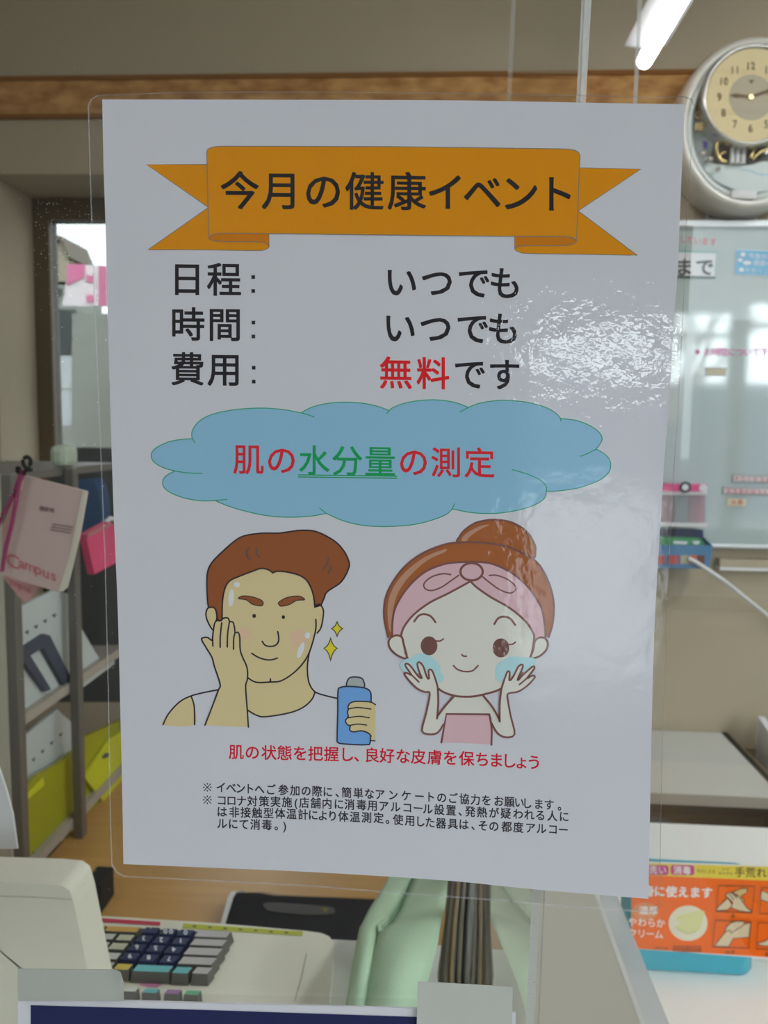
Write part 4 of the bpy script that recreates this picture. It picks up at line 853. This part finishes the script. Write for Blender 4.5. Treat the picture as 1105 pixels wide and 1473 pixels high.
# ribbon
k_or = ink(184, 113, 0); k_or2 = ink(164, 95, 0); k_out = ink(105, 95, 88)
b = MB()
tl = [(210.5, 236.5), (300, 236.5), (299.5, 299), (213, 359), (372, 360.5), (386.5, 357), (387.5, 350), (378, 347), (312, 347), (300, 344)]
fill(b, [(210.5, 236.5), (302, 236.5), (301, 299)], k_or, PL(1)); stroke(b, [(301, 299), (210.5, 236.5), (299, 236.5)], 1.1, k_out, PL(2))
lo = [(301, 297.5), (213, 359.2)]+smooth([(213, 359.2), (300, 359.6), (365, 360.5), (380, 359.5), (387, 355), (385, 350), (372, 347.8), (330, 347.8), (308, 346.5), (301, 343)], n=4)[1:]
fill(b, lo, k_or, PL(1)); stroke(b, lo, 1.1, k_out, PL(2), False)
fd = smooth([(387, 336), (340, 335.5), (312, 336), (301, 340.5), (305, 345.5), (325, 347.6), (370, 348), (383, 350.5), (387, 354.5)], n=4)
fill(b, fd, k_or2, PL(3)); stroke(b, fd, 1.1, k_out, PL(4), True)
fill(b, [(832, 241.5), (922.5, 243), (831, 304)], k_or, PL(1)); stroke(b, [(834, 241.5), (922.5, 243), (831, 304)], 1.1, k_out, PL(2))
lo = [(831, 302.5), (917, 367.3)]+smooth([(917, 367.3), (850, 366), (765, 364.8), (748, 363), (740.5, 358), (746, 354.5), (760, 353.3), (808, 353.5), (824, 351), (829, 346)], n=4)[1:]
fill(b, lo, k_or, PL(1)); stroke(b, lo, 1.1, k_out, PL(2))
fd = smooth([(740.5, 340), (790, 340.3), (818, 341), (829, 346), (824, 351), (808, 353.4), (762, 353.2), (746, 354.6), (740.5, 358)], n=4)
fill(b, fd, k_or2, PL(3)); stroke(b, fd, 1.1, k_out, PL(4), True)
mainp = smooth([(297.5, 219), (300, 214), (311, 210.8), (330, 210.3)], n=4)+[(560, 210.8), (800, 214)]+smooth([(800, 214), (820, 214.8), (831, 218), (834.5, 224)], n=4)[1:]+[(832.5, 270), (829.5, 346)]+smooth([(829.5, 346), (822, 341.5), (800, 340), (741, 340)], n=4)[1:]+[(560, 338), (387, 336)]+smooth([(387, 336), (325, 335.5), (308, 337), (300.5, 342)], n=4)[1:]
fill(b, mainp, k_or, PL(5)); stroke(b, mainp, 1.2, k_out, PL(6), True); b.build('ribbon_banner', t)
b = MB(); line(b, '今月の健康イベント', [345, 404.5, 465, 524.5, 585.5, 641.5, 694, 748, 800.5], {0: 273.5, 4: 275, 8: 278.5}, 58, k_b, PL(8), bold=.011); b.build('heading_lettering', t)
b = MB()
for txt, xs, y in (('日程', (269, 322.5), 401), ('時間', (270, 323.3), 466), ('費用', (269.8, 323), 530.5)):
    line(b, txt, xs, (y, y+.6), 51, k_b, PL(1), bold=.013)
for x, ya, yb_ in ((364.3, 398.5, 418.6), (364.6, 464, 484), (365, 529, 549)):
    for yy in (ya, yb_): fill(b, [(x-2.6, yy-2.6), (x+2.6, yy-2.6), (x+2.6, yy+2.6), (x-2.6, yy+2.6)], k_b, PL(1))
b.build('left_column_lettering', t)
b = MB(); line(b, 'いつでも', [577, 629, 682, 727], (405, 407), 50, k_b, PL(1), bold=.013); line(b, 'いつでも', [575, 627, 680, 724.5], (471, 472.5), 50, k_b, PL(1), bold=.013)
line(b, '無料です', [569.5, 623, 676, 725.5], (536, 538.5), 49, k_b, PL(1), bold=.013, colors=[ink(190, 22, 28)]*2+[k_b]*2); b.build('right_column_lettering', t)
# cloud
k_cl = ink(112, 150, 172); k_cg = ink(40, 125, 100)
A = [smooth(q, n=5) for q in (
    [(252, 677.5), (236, 673), (222, 665), (217.5, 655), (223, 645.5), (240, 636.5), (258, 632.5), (276.5, 631)],
    [(276.5, 631), (276, 622), (281, 612), (292, 602), (312, 594), (345, 588.5), (380, 587), (410, 589.5), (433, 594)],
    [(433, 594), (448, 586), (470, 580.5), (498, 578.5), (525, 580.5), (545, 585), (560, 590.5)],
    [(560, 590.5), (566, 586), (582, 580), (605, 576), (630, 575.3), (655, 579), (674, 586)],
    [(674, 586), (690, 580), (712, 576.5), (732, 576), (760, 579), (785, 586), (800, 594.5), (806.5, 602)],
    [(806.5, 602), (830, 605), (850, 613), (863, 623), (866, 633.5), (858, 646)],
    [(858, 646), (872, 654.5), (878.5, 666), (876, 679), (862, 691), (835, 701), (810, 705.5), (786, 707)],
    [(786, 707), (783, 717), (770, 726), (745, 734), (712, 738.5), (680, 737.5), (651, 732)],
    [(651, 732), (642, 740), (622, 748), (595, 754.5), (560, 757.3), (525, 756), (495, 749.5), (469.5, 738.5)],
    [(469.5, 738.5), (450, 742), (420, 744), (390, 742.5), (360, 737), (330, 728.5), (309.5, 720)],
    [(309.5, 720), (290, 720.3), (268, 717), (248, 710), (236, 701), (234.5, 691), (241, 683), (252, 677.5)])]
b = MB(); outl = []
for q in A: outl += q[:-1]
fill(b, outl, k_cl, PL(1))
for q in A: stroke(b, q, 1.4, k_cg, PL(2))
for q in ([(276.5, 631), (280.5, 636.5)], [(252, 677.5), (268, 680), (291, 681)], [(433, 594), (443, 596.5), (452, 600)], [(560, 590.5), (556.5, 594.5)], [(674, 586), (662, 592.5)], [(806.5, 602), (807, 605.5)], [(858, 646), (846, 652), (835, 656.3)], [(786, 707), (786, 700), (778, 691), (762, 683), (737, 675.5)], [(651, 732), (654, 724.5)], [(469.5, 738.5), (460, 731)], [(309.5, 720), (326, 718.3)]):
    stroke(b, smooth(q, n=4), 1.4, k_cg, PL(2))
b.build('cloud_bubble', t)
b = MB(); ccol = [k_red, k_red, k_grn, k_grn, k_grn, k_red, k_red, k_red]
line(b, '肌の水分量の測定', [357.5, 405, 452, 499.5, 547, 595, 642, 690], (660.5, 665.5), 46, k_red, PL(4), bold=.009, colors=ccol)
for d in (0, 3): stroke(b, [(429.5, 683+d), (571, 685+d)], 1.5, k_grn, PL(4))
b.build('cloud_lettering', t)
# man
k_hair = ink(118, 66, 36); k_sk = ink(172, 157, 118); k_lk = ink(38, 32, 36); k_hl = ink(176, 178, 190); k_bl = ink(180, 150, 125)
man = thing('man_drawing', (0, 0, 0), None, None); man.parent = t; man.location = (0, 0, 0)
LW = 2.2
def drawing(root, nm, shapes, lw, kol):
    """shapes: (points, closed, fill, stroke?, layer, width)"""
    b = MB()
    for pts, cl, fm, st, ly, wd in shapes:
        q = smooth(pts, cl, 4) if len(pts) > 2 else pts
        if fm: fill(b, q, fm, PL(ly))
        if st: stroke(b, q, wd or lw, kol, PL(ly+1), cl)
    return b.build(nm, root)
drawing(man, 'neck', [([(356, 975), (390, 981), (436, 950), (443, 940), (442.5, 967), (445, 983), (453, 996), (448.5, 1006.5), (436, 1017.6), (416, 1025.5), (382.4, 1031), (369, 1028.8), (355.6, 1021)], True, k_sk, False, 1, 0),
    ([(446, 934), (442.9, 951.6), (442.4, 967), (445, 983), (453, 995), (467.5, 1000.4), (486, 1004.8)], False, None, True, 1, 0),
    ([(453, 996.4), (448.5, 1006.4), (436, 1017.6), (416, 1025.5), (382.4, 1031), (369, 1028.8), (355.6, 1021)], False, None, True, 1, 0)], LW, k_lk)
drawing(man, 'shoulder', [([(234.6, 1042.5), (242.4, 1026.8), (258, 1010), (274, 1001.5), (279.4, 1015.6), (280, 1042.5)], True, k_sk, False, 1, 0),
    ([(234.6, 1042.5), (242.4, 1026.8), (258, 1010), (273.8, 1001.5), (291.7, 996.6), (315.3, 992)], False, None, True, 1, 0), ([(275, 1001.5), (279.4, 1015.6), (280, 1042.5)], False, None, True, 1, 0)], LW, k_lk)
drawing(man, 'face', [([(319, 880), (323, 848.6), (330, 836), (345.5, 828.5), (363.5, 821.7), (377, 817.7), (392.5, 822), (413.8, 823), (431.7, 828), (443, 837), (450.7, 855), (454, 874), (455.6, 891), (454, 907), (446, 936), (436, 954), (420.5, 969.5), (403.7, 979.6), (390, 981), (373.4, 981.8), (360, 976), (340, 960), (326, 930)], True, k_sk, False, 3, 0),
    (ellipse(352, 911, 9, 9, 0, 14), True, k_bl, False, 4, 0), (ellipse(429.5, 918, 13, 13, 0, 14), True, k_bl, False, 4, 0),
    (ellipse(341, 840.8, 4.5, 4, 0, 12), True, k_hl, False, 5, 0), (ellipse(332.6, 860, 4, 12.5, 4, 14), True, k_hl, False, 5, 0), (ellipse(442.2, 914, 4.3, 4.6, 0, 12), True, k_hl, False, 5, 0), (ellipse(432.6, 935.5, 4, 12, 20, 14), True, k_hl, False, 5, 0),
    ([(454.5, 891), (454, 907), (446, 936), (436, 954), (420.5, 969.5), (403.7, 979.6), (390, 981), (373.4, 981.8), (364.5, 980), (356.7, 975)], False, None, True, 5, 0), ([(389, 976.5), (389.2, 979.5), (387, 981)], False, None, True, 5, 0),
    ([(377.2, 922.5), (381.3, 928), (388, 929.8), (395.8, 928.5), (400.3, 923.6), (401, 916.9), (399.6, 908.6)], False, None, True, 5, 0), ([(362.2, 939.7), (371.2, 945.3), (382.4, 948.9), (391.4, 949), (399.2, 946.6)], False, None, True, 5, 0),
    (ellipse(365.7, 886, 2.7, 3, 0, 12), True, k_lk, False, 6, 0), (ellipse(407.7, 887.7, 2.3, 2.6, 0, 12), True, k_lk, False, 6, 0)], LW, k_lk)
drawing(man, 'ear', [([(312, 889), (310.8, 879), (308.5, 874), (304, 872.6), (298.5, 875.5), (296.2, 884.5), (299.6, 895.7), (306.3, 906), (309, 898)], True, k_sk, True, 4, 0)], LW, k_lk)
drawing(man, 'ear', [([(454, 871), (459.7, 869.4), (464.6, 875.4), (465.3, 884.4), (462, 902.3), (456.3, 910.8), (454.5, 907), (455.5, 891)], True, k_sk, False, 4, 0), ([(454, 871), (459.7, 869.4), (464.6, 875.4), (465.3, 884.4), (462, 902.3), (456.3, 910.8)], False, None, True, 5, 0)], LW, k_lk)
hair = smooth([(304, 873), (299.6, 872), (297.8, 846), (298.5, 824), (304, 810.5), (316.4, 797), (336.6, 779), (352, 770.6), (377, 767), (399, 767), (412, 765.5), (434, 762.8), (456, 765), (481, 778), (494, 791.4), (501.5, 806), (501.8, 817), (491, 837), (471, 851), (466.5, 860), (462, 870.5)], n=4)+[(454, 873)]+smooth([(453, 874), (450.7, 855), (443, 837), (431.7, 828), (413.8, 823), (399, 821.7), (392.5, 824.3)], n=4)+smooth([(392.5, 824.3), (387, 820), (376, 817.6), (363.5, 821.7), (345.5, 828.5), (330, 836), (323, 848.6), (320, 866.6), (319.5, 886.7), (318.6, 893.5), (313, 891), (311.5, 880), (308.5, 874.5)], n=4)
b = MB(); fill(b, hair, k_hair, PL(6)); stroke(b, hair, LW, k_lk, PL(7), True)
for q in ([(358.5, 787.7), (354.5, 796), (359.4, 806)], [(370.2, 789.2), (368.6, 796), (374, 801.6)], [(472.4, 802.6), (470.9, 810.5), (464.8, 819)], [(476.9, 813.8), (475.3, 819.4), (472, 824.4)]): stroke(b, smooth(q, n=4), 1.6, ink(60, 62, 72), PL(8))
b.build('hair', man)
drawing(man, 'eyebrow', [([(342.8, 861), (350, 857.2), (363.5, 858.7), (375.8, 863.2), (378.7, 867.7), (375.8, 871.5), (363.5, 869.3), (354.5, 863)], True, k_hair, True, 6, 1.3)], LW, k_lk)
drawing(man, 'eyebrow', [([(401, 866.5), (411.5, 860), (425, 857.5), (432.8, 858.2), (438.4, 862.7), (427, 863.8), (416, 869.8), (404.8, 872), (401.4, 869.8)], True, k_hair, True, 6, 1.3)], LW, k_lk)
hand = smooth([(295, 1043), (305.2, 1016.8), (314, 993.2), (316.8, 984.3), (308.5, 958.5), (305.2, 946), (297.3, 932.7), (290.3, 920.6), (292, 917.6), (298.5, 917), (305.4, 922.2)], n=4)+smooth([(305.9, 915.9), (308.5, 898), (312, 893), (318, 892.8), (321.3, 889.4), (327.6, 889), (330.8, 894), (335.4, 895.3), (337.7, 904.7), (338.3, 910), (342.2, 909.6), (344.9, 915.9), (345.5, 933.8), (348.9, 945), (354.5, 957.4), (356.3, 967.4), (355.6, 978.6), (353.4, 987.6), (355.6, 1019), (357.4, 1046)], n=4)
b = MB(); fill(b, hand, k_sk, PL(8)); stroke(b, hand, LW, k_lk, PL(9))
for q in ([(306.3, 929.3), (305.8, 916)], [(316.8, 931), (317, 915), (319, 896)], [(327, 930.7), (327.5, 912), (330, 895)], [(336, 933.8), (336.3, 918), (338.5, 910)]): stroke(b, smooth(q, n=3), LW, k_lk, PL(10))
b.build('raised_hand', man)
drawing(man, 'bottle', [([(500, 988), (500.6, 978), (505.6, 974.2), (516.8, 974.4), (522.4, 978), (523, 989)], True, ink(135, 140, 140), True, 3, 0), ([(486.3, 994), (490, 989), (498.9, 987.4), (516.8, 988.3), (528, 990.8), (533.3, 996.4), (534, 1007.6), (533.6, 1040), (532.5, 1068), (528, 1071), (516.8, 1071.4), (494.4, 1070), (486.2, 1068), (485, 1061), (486, 1025)], True, ink(88, 130, 178), True, 5, 2.1)], 2.1, ink(40, 42, 60))
gh = smooth([(540.3, 1013.8), (532.5, 1009.8), (512.3, 1009), (503.3, 1012), (500.6, 1017.6), (501.5, 1020), (500, 1024.4), (501, 1031), (497, 1036.7), (500, 1042.5), (503.8, 1044), (503.3, 1050), (509, 1052.8), (520, 1051.2), (530.2, 1054.6), (534, 1059)], n=4)
b = MB(); fill(b, gh+[(534, 1066), (540, 1066)], k_sk, PL(8)); stroke(b, gh, 1.9, k_lk, PL(9)); stroke(b, [(533, 1065.3), (539.6, 1065.8)], 1.7, k_lk, PL(9))
for q in ([(501.5, 1019.9), (514.5, 1017.7), (533.6, 1020)], [(501, 1032.6), (516.8, 1030.4), (531.3, 1032.6)], [(504, 1043.4), (514.5, 1041.6), (527.5, 1043)]): stroke(b, smooth(q, n=4), 1.8, k_lk, PL(9))
b.build('holding_hand', man)
for (cx, cy, rx, ru, rd) in ((485, 904.2, 8.6, 11, 12.5), (475.7, 932.6, 10, 16, 19)):
    pts = []
    ext = [(0, -ru), (rx, 0), (0, rd), (-rx, 0)]
    for i in range(4):
        p0, p1 = Vector(ext[i]), Vector(ext[(i+1) % 4])
        c_ = (p0+p1)*.20
        for k in range(6):
            u_ = k/6; q = p0*(1-u_)**2+c_*2*u_*(1-u_)+p1*u_*u_; pts.append((cx+q.x, cy+q.y))
    b = MB(); fill(b, pts, ink(205, 165, 40), PL(1)); stroke(b, pts, 1.4, ink(60, 55, 50), PL(2), True); b.build('sparkle', man)
# woman
wom = thing('woman_drawing', (0, 0, 0), None, None); wom.parent = t; wom.location = (0, 0, 0)
k_wl = ink(100, 64, 60); k_ws = ink(174, 172, 164); k_wh = ink(130, 74, 38); k_whl = ink(150, 112, 92); k_pk = ink(172, 142, 148); k_foam = ink(140, 172, 184)
W = 3.0
drawing(wom, 'body', [([(653, 1002), (641.5, 1014.4), (630, 1028), (629, 1034), (634, 1046), (642, 1030), (704, 1028), (708, 1043), (718.9, 1036), (708.5, 1017), (695.8, 1001.4), (675, 1000)], True, k_ws, False, 1, 0)], W, k_wl)
b = MB(); drs = [(642.3, 1027), (704, 1027.7), (706, 1040), (707, 1071), (671, 1069), (635, 1068)]
fill(b, drs, k_pk, PL(3)); stroke(b, [(635, 1068), (642.3, 1027), (704, 1027.7)], W, k_wl, PL(4)); stroke(b, smooth([(704, 1027.7), (707.3, 1047), (707, 1071.4)], n=4), W, k_wl, PL(4)); b.build('dress', wom)
drawing(wom, 'bun', [([(660, 781), (661, 772.3), (668, 763), (680, 754.3), (690, 750.4), (710.8, 747.6), (736.2, 751.5), (757, 764.2), (768.5, 781.6), (770.4, 792), (766.2, 804), (740, 795), (700, 786)], True, k_wh, True, 2, 0), ([(664, 777), (670, 768), (690, 757), (704, 755), (690, 762), (676, 772), (670, 780)], True, k_whl, False, 4, 0)], W, k_wl)
hairw = [(558.5, 916.4), (552.7, 887.6), (555, 860), (565.4, 836.9), (583.8, 813.8), (609.2, 795.4), (639.2, 783.5), (660, 780.5), (683, 780), (710.8, 782.3), (736.2, 788.5), (765, 803), (780, 818.5), (791.6, 843.9), (796.7, 869.3), (795, 897), (789.3, 916.6)]
hq = smooth(hairw, n=4)
b = MB(); fill(b, hq+[(770, 916), (675, 818), (577, 916)], k_wh, PL(5)); fill(b, smooth([(559, 900), (558, 870), (566, 845), (584, 822), (612, 801), (640, 790), (640, 794), (615, 806), (590, 828), (573, 852), (565, 880), (563, 908)], True, 4), k_whl, PL(6)); stroke(b, hq, W, k_wl, PL(7)); b.build('hair', wom)
hb = smooth([(564.2, 915.3), (564.9, 892), (570, 871.5), (586, 846), (609.2, 824.2), (636.9, 812), (662.2, 808.7), (694.6, 808.8), (713, 812.7), (736.2, 824.3), (759.3, 843.9), (777.8, 871.6), (783.5, 897), (784.7, 916.6)], n=4)
b = MB(); fill(b, hb, k_pk, PL(8)); stroke(b, hb, W, k_wl, PL(9))
lps = [[(648.4, 826.5), (636.9, 825.3), (620.7, 830), (610.3, 839), (611.5, 846.5), (620.7, 849.5), (634.6, 845), (648.4, 835.7), (660, 827.6)], [(703.9, 827.7), (715.4, 827.7), (731.6, 834.2), (742, 844), (739.7, 850.8), (731.6, 853), (717.7, 847.4), (706.2, 839.3), (694.6, 830)]]
for q in lps: stroke(b, smooth(q, n=4), 2.2, k_wl, PL(9))
b.build('headband', wom)
face = smooth([(577, 914), (581.5, 901.4), (595.4, 884), (618.4, 866.8), (646, 853), (676, 836.7)], n=4)+smooth([(677.3, 836.5), (686, 845), (706.2, 859), (734, 875), (757, 894.7), (767.4, 911), (768.5, 917)], n=4)
jaw = smooth([(768.5, 917), (767, 930), (762.7, 946), (748, 972), (721.2, 990.5), (701.6, 997.5), (683, 1001.5), (670, 1002.3), (655, 1001), (639.2, 996), (628.8, 989), (604, 970), (586, 946), (581.5, 929), (578, 916)], n=4)
b = MB(); fill(b, face+jaw[1:-1], k_ws, PL(10)); stroke(b, face, W, k_wl, PL(11)); stroke(b, jaw, W, k_wl, PL(11)); b.build('face', wom)
b = MB(); kn = ellipse(678.5, 822.4, 16, 12.5, 0, 32); fill(b, kn, k_pk, PL(12)); stroke(b, kn, W+.4, k_wl, PL(13), True); b.build('headband_knot', wom)
drawing(wom, 'ear', [([(562, 917.6), (570, 914), (578, 916.4), (581, 926.8), (585, 946.4), (572.3, 943), (562, 933.7), (559, 924.5)], True, k_ws, True, 11, 0)], W, k_wl)
drawing(wom, 'ear', [([(769.7, 922.4), (775.5, 917.3), (783.5, 917.8), (788, 924.7), (785.8, 935), (775.5, 944.3), (764, 946.2), (767.4, 934)], True, k_ws, True, 11, 0)], W, k_wl)
for q in ([(596, 894), (602.3, 885.8), (610.3, 883.5), (619.6, 886.4), (626.5, 895)], [(711.3, 897.7), (716.6, 889.6), (724.7, 887), (733.9, 889.6), (741.3, 898.9)]): drawing(wom, 'eyebrow', [(q, False, None, True, 11, 0)], W, k_wl)
k_eye = ink(92, 62, 58)
drawing(wom, 'eye', [(ellipse(617.3, 929, 12, 13.6, 0, 20), True, k_eye, False, 12, 0), ([(627.6, 922), (633.4, 922), (638, 919)], False, None, True, 12, 2.2)], W, k_wl)
drawing(wom, 'eye', [(ellipse(720.7, 932, 12, 13.7, 0, 20), True, k_eye, False, 12, 0), ([(731.6, 927), (737.4, 926.6), (741.5, 923.6)], False, None, True, 12, 2.2)], W, k_wl)
drawing(wom, 'nose', [([(664.5, 941.8), (667.3, 943.9), (671, 943.9)], False, None, True, 11, 2.4)], W, k_wl)
drawing(wom, 'mouth', [([(652.5, 957.5), (658.8, 963.2), (669.2, 966), (680, 964.8), (687.7, 957.5)], False, None, True, 11, 2.3)], W, k_wl)
drawing(wom, 'foam', [([(575.7, 955.6), (582.7, 948.7), (593, 945.3), (602.3, 940.2), (613.8, 941.8), (625.3, 948.7), (633.4, 958), (633.4, 964.9), (638, 973), (635.7, 979.9), (628.8, 982), (609, 970), (586, 968), (577, 961.4)], True, k_foam, False, 14, 0)], W, k_wl)
drawing(wom, 'foam', [([(770.8, 953.6), (768.5, 946.7), (757, 945.5), (738.5, 944.3), (727, 947.8), (715.4, 955.9), (712.6, 966.3), (713.6, 975.5), (721.2, 981.3), (729.3, 974), (747.7, 968.3), (766.2, 961.7)], True, k_foam, False, 14, 0)], W, k_wl)
lh = [(630, 992), (628.8, 984.5), (623, 967.2), (619.6, 963.2), (616.6, 964.9), (617.3, 976.4), (613.8, 973), (609.2, 959), (603.4, 952.6), (600.4, 955.6), (603.4, 967), (606.9, 975.7), (601, 971.8), (590.7, 958), (585, 954.5), (583.4, 958), (591.9, 970.6), (586, 968.3), (581.5, 968.8), (588.4, 978.7), (600, 990.2), (611.5, 995.5), (617.3, 995.5), (618, 1002.9), (612.6, 1028.3), (607.3, 1051.3), (618.4, 1056.4), (630, 1053.7), (638, 1042)]
qh = smooth(lh, n=3)
b = MB(); fill(b, qh+[(629.5, 1033), (630.4, 1012)], k_ws, PL(15)); stroke(b, qh, 2.7, k_wl, PL(16)); stroke(b, smooth([(630, 991.4), (630.6, 1012), (628.8, 1033.5)], n=3), W, k_wl, PL(16)); stroke(b, smooth([(629.5, 1030), (641.5, 1014.4), (653, 1001.8)], n=3), W, k_wl, PL(16)); stroke(b, [(591.9, 970.6), (602.7, 981)], 2.3, k_wl, PL(16)); b.build('hand', wom)
rh = [(707.3, 1040.2), (715.4, 1054), (727, 1060.5), (740.4, 1056.3), (735, 1031), (730.4, 1005.5), (731.6, 997.5), (745.4, 995), (759.3, 985.9), (769.7, 973.7), (764.9, 972.2), (758, 976), (768.5, 962), (766.2, 958.9), (752.4, 970.9), (744.3, 979), (751.9, 960.5), (751.2, 955.9), (745.4, 959.4), (738.5, 973.2), (732.7, 979), (733.4, 967.4), (729.3, 967.4), (721.2, 991.7)]
qh = smooth(rh, n=3)
b = MB(); fill(b, qh+[(718.9, 1012.5), (718.9, 1037)], k_ws, PL(15)); stroke(b, qh, 2.7, k_wl, PL(16)); stroke(b, smooth([(721.2, 991.7), (718.9, 1012.5), (718.9, 1037.9)], n=3), W, k_wl, PL(16)); stroke(b, smooth([(718.9, 1035.5), (708.5, 1017), (695.8, 1001.4)], n=3), W, k_wl, PL(16)); stroke(b, [(762, 972.5), (747.3, 984.8)], 2.3, k_wl, PL(16)); b.build('hand', wom)
# red slogan and the notes under it
b = MB(); line(b, '肌の状態を把握し、良好な皮膚を保ちましょう', [340, 363, 387, 409.5, 432, 454, 477, 499, 513, 535, 557, 580, 602, 625.5, 648, 671.5, 694, 714, 732.5, 750.5, 768.5], {0: 1081.5, 9: 1086, 14: 1090, 20: 1096.5}, 22.5, ink(168, 10, 36), PL(1), bold=.012); b.build('red_slogan_lettering', t)
k_n = ink(36, 34, 40)
b = MB()
for y in (1132.5, 1150.5): 
    for a_ in (45, 135):
        c_, s_ = 7*math.cos(math.radians(a_)), 7*math.sin(math.radians(a_)); stroke(b, [(298.3-c_, y-s_), (298.3+c_, y+s_)], 1.2, k_n, PL(1+a_//90))
    for dx_, dy_ in ((0, -5), (0, 5), (-5, 0), (5, 0)): fill(b, ellipse(298.3+dx_, y+dy_, 1.2, 1.2, 0, 8), k_n, PL(1))
E16 = 16.3
line(b, 'イベントへご参加の際に、簡単なアンケートのご協力をお願いします。', {0: 318, 1: 332.5, 2: 346, 3: 359, 4: 373.5, 5: 389.5, 6: 407.5, 7: 424.5, 8: 440.5, 9: 456, 10: 471.5, 11: 485, 12: 498.7, 13: 515.5, 14: 531.5, 15: 546.5, 18: 603.5, 19: 619, 20: 635.5, 21: 651.5, 22: 668, 23: 684, 24: 700, 25: 717.5, 26: 733, 27: 747, 28: 758.5, 29: 775, 30: 790}, {0: 1132.5, 12: 1140, 21: 1148, 30: 1157.5}, E16, k_n, PL(1), sx=.92, bold=.016)
line(b, 'コロナ対策実施(店舗内に消毒用アルコール設置、発熱が疑われる人に', {0: 319, 1: 333, 2: 347.5, 3: 363, 4: 380, 5: 396.5, 6: 413, 7: 426, 8: 437.8, 9: 454.3, 10: 470.5, 11: 487.5, 12: 503, 13: 520, 14: 536, 15: 552, 16: 569, 17: 586, 18: 601.5, 19: 615.5, 20: 632, 21: 649, 22: 662, 23: 676.5, 24: 693.5, 25: 710.6, 26: 727.7, 27: 745.5, 28: 761.5, 29: 777.5, 30: 794.6, 31: 811.6}, {0: 1151, 8: 1154.5, 14: 1158.5, 20: 1164.5, 31: 1174.5}, E16, k_n, PL(1), sx=.94, bold=.016)
line(b, 'は非接触型体温計により体温測定。使用した器具は、その都度アルコー', {0: 319.3, 1: 337, 2: 353.5, 3: 370, 4: 386.4, 5: 403, 6: 419.4, 7: 435.9, 8: 450.5, 9: 464.5, 10: 478.5, 11: 494, 12: 510.6, 13: 527.5, 14: 544.8, 15: 557.5, 16: 572.8, 17: 589.9, 18: 604.5, 19: 618.7, 20: 634.5, 21: 651.5, 22: 667.3, 23: 680.5, 24: 694.9, 25: 710.6, 26: 729, 27: 745.8, 28: 763, 29: 779, 30: 795.5, 31: 810.5}, {0: 1167.5, 5: 1170, 14: 1176.5, 20: 1184, 31: 1193.5}, E16, k_n, PL(1), sx=.94, bold=.016)
line(b, 'ルにて消毒。)', {0: 319.5, 1: 335.5, 2: 351, 3: 367.3, 4: 384, 5: 397.5, 6: 409.5}, {0: 1184.5, 6: 1187.5}, E16, k_n, PL(1), sx=.94, bold=.016)
b.build('note_lettering', t)

# ------------------------------------------------------------------ navy sign below, held by clear tape
m_nv = mat('navy_print', (0.025, 0.03, 0.11), .6, .2)
t = thing('navy_sign', on_y(390, 1500, 0), 'white edged navy sheet taped to the partition below the poster', 'sign')
b = MB(); b.prism([on_y(x, y, -.0008) for x, y in ((26, 1700), (26, 1438), (180, 1440), (600, 1451), (742, 1457), (742, 1700))], (0, .0008, 0), m_sheetp); b.build('sheet', t)
b = MB(); fill(b, [(46, 1700), (44, 1446), (300, 1453), (722, 1467), (722, 1700)], m_nv, lambda x, y: on_y(x, y, -.0010)); b.build('navy_panel', t)
b = MB(); b.prism([on_y(x, y, -.0018) for x, y in ((150, 1428), (600, 1438), (600, 1450), (150, 1440))], (0, .0004, 0), m_film); b.build('film_margin', t)
m_tape = clear('cloudy_tape', (.75, .77, .75), 1.45, .25, haze=.55, hazecol=(.70, .72, .68)); m_tape2 = mat('cream_white_tape', (.60, .61, .56), .5, .3)
b = MB(); b.prism([on_y(x, y, -.0026) for x, y in smooth([(25, 1394), (40, 1394)], n=1)+[(165, 1395), (173, 1399), (177, 1412), (178, 1440), (26, 1440), (25, 1415)]], (0, .0003, 0), m_tape); tag(b.build('clear_tape'), 'cloudy clear tape on the left corner of the navy sign', 'tape', 'tapes holding the navy sign')
b = MB(); b.prism([on_y(x, y, -.0026) for x, y in ((601, 1412), (738, 1420), (736, 1500), (599, 1500))], (0, .0003, 0), m_tape2); tag(b.build('clear_tape'), 'cream white tape on the right corner of the navy sign', 'tape', 'tapes holding the navy sign')
bpy.data.objects.remove(_fo, do_unlink=True); bpy.data.curves.remove(_fc)
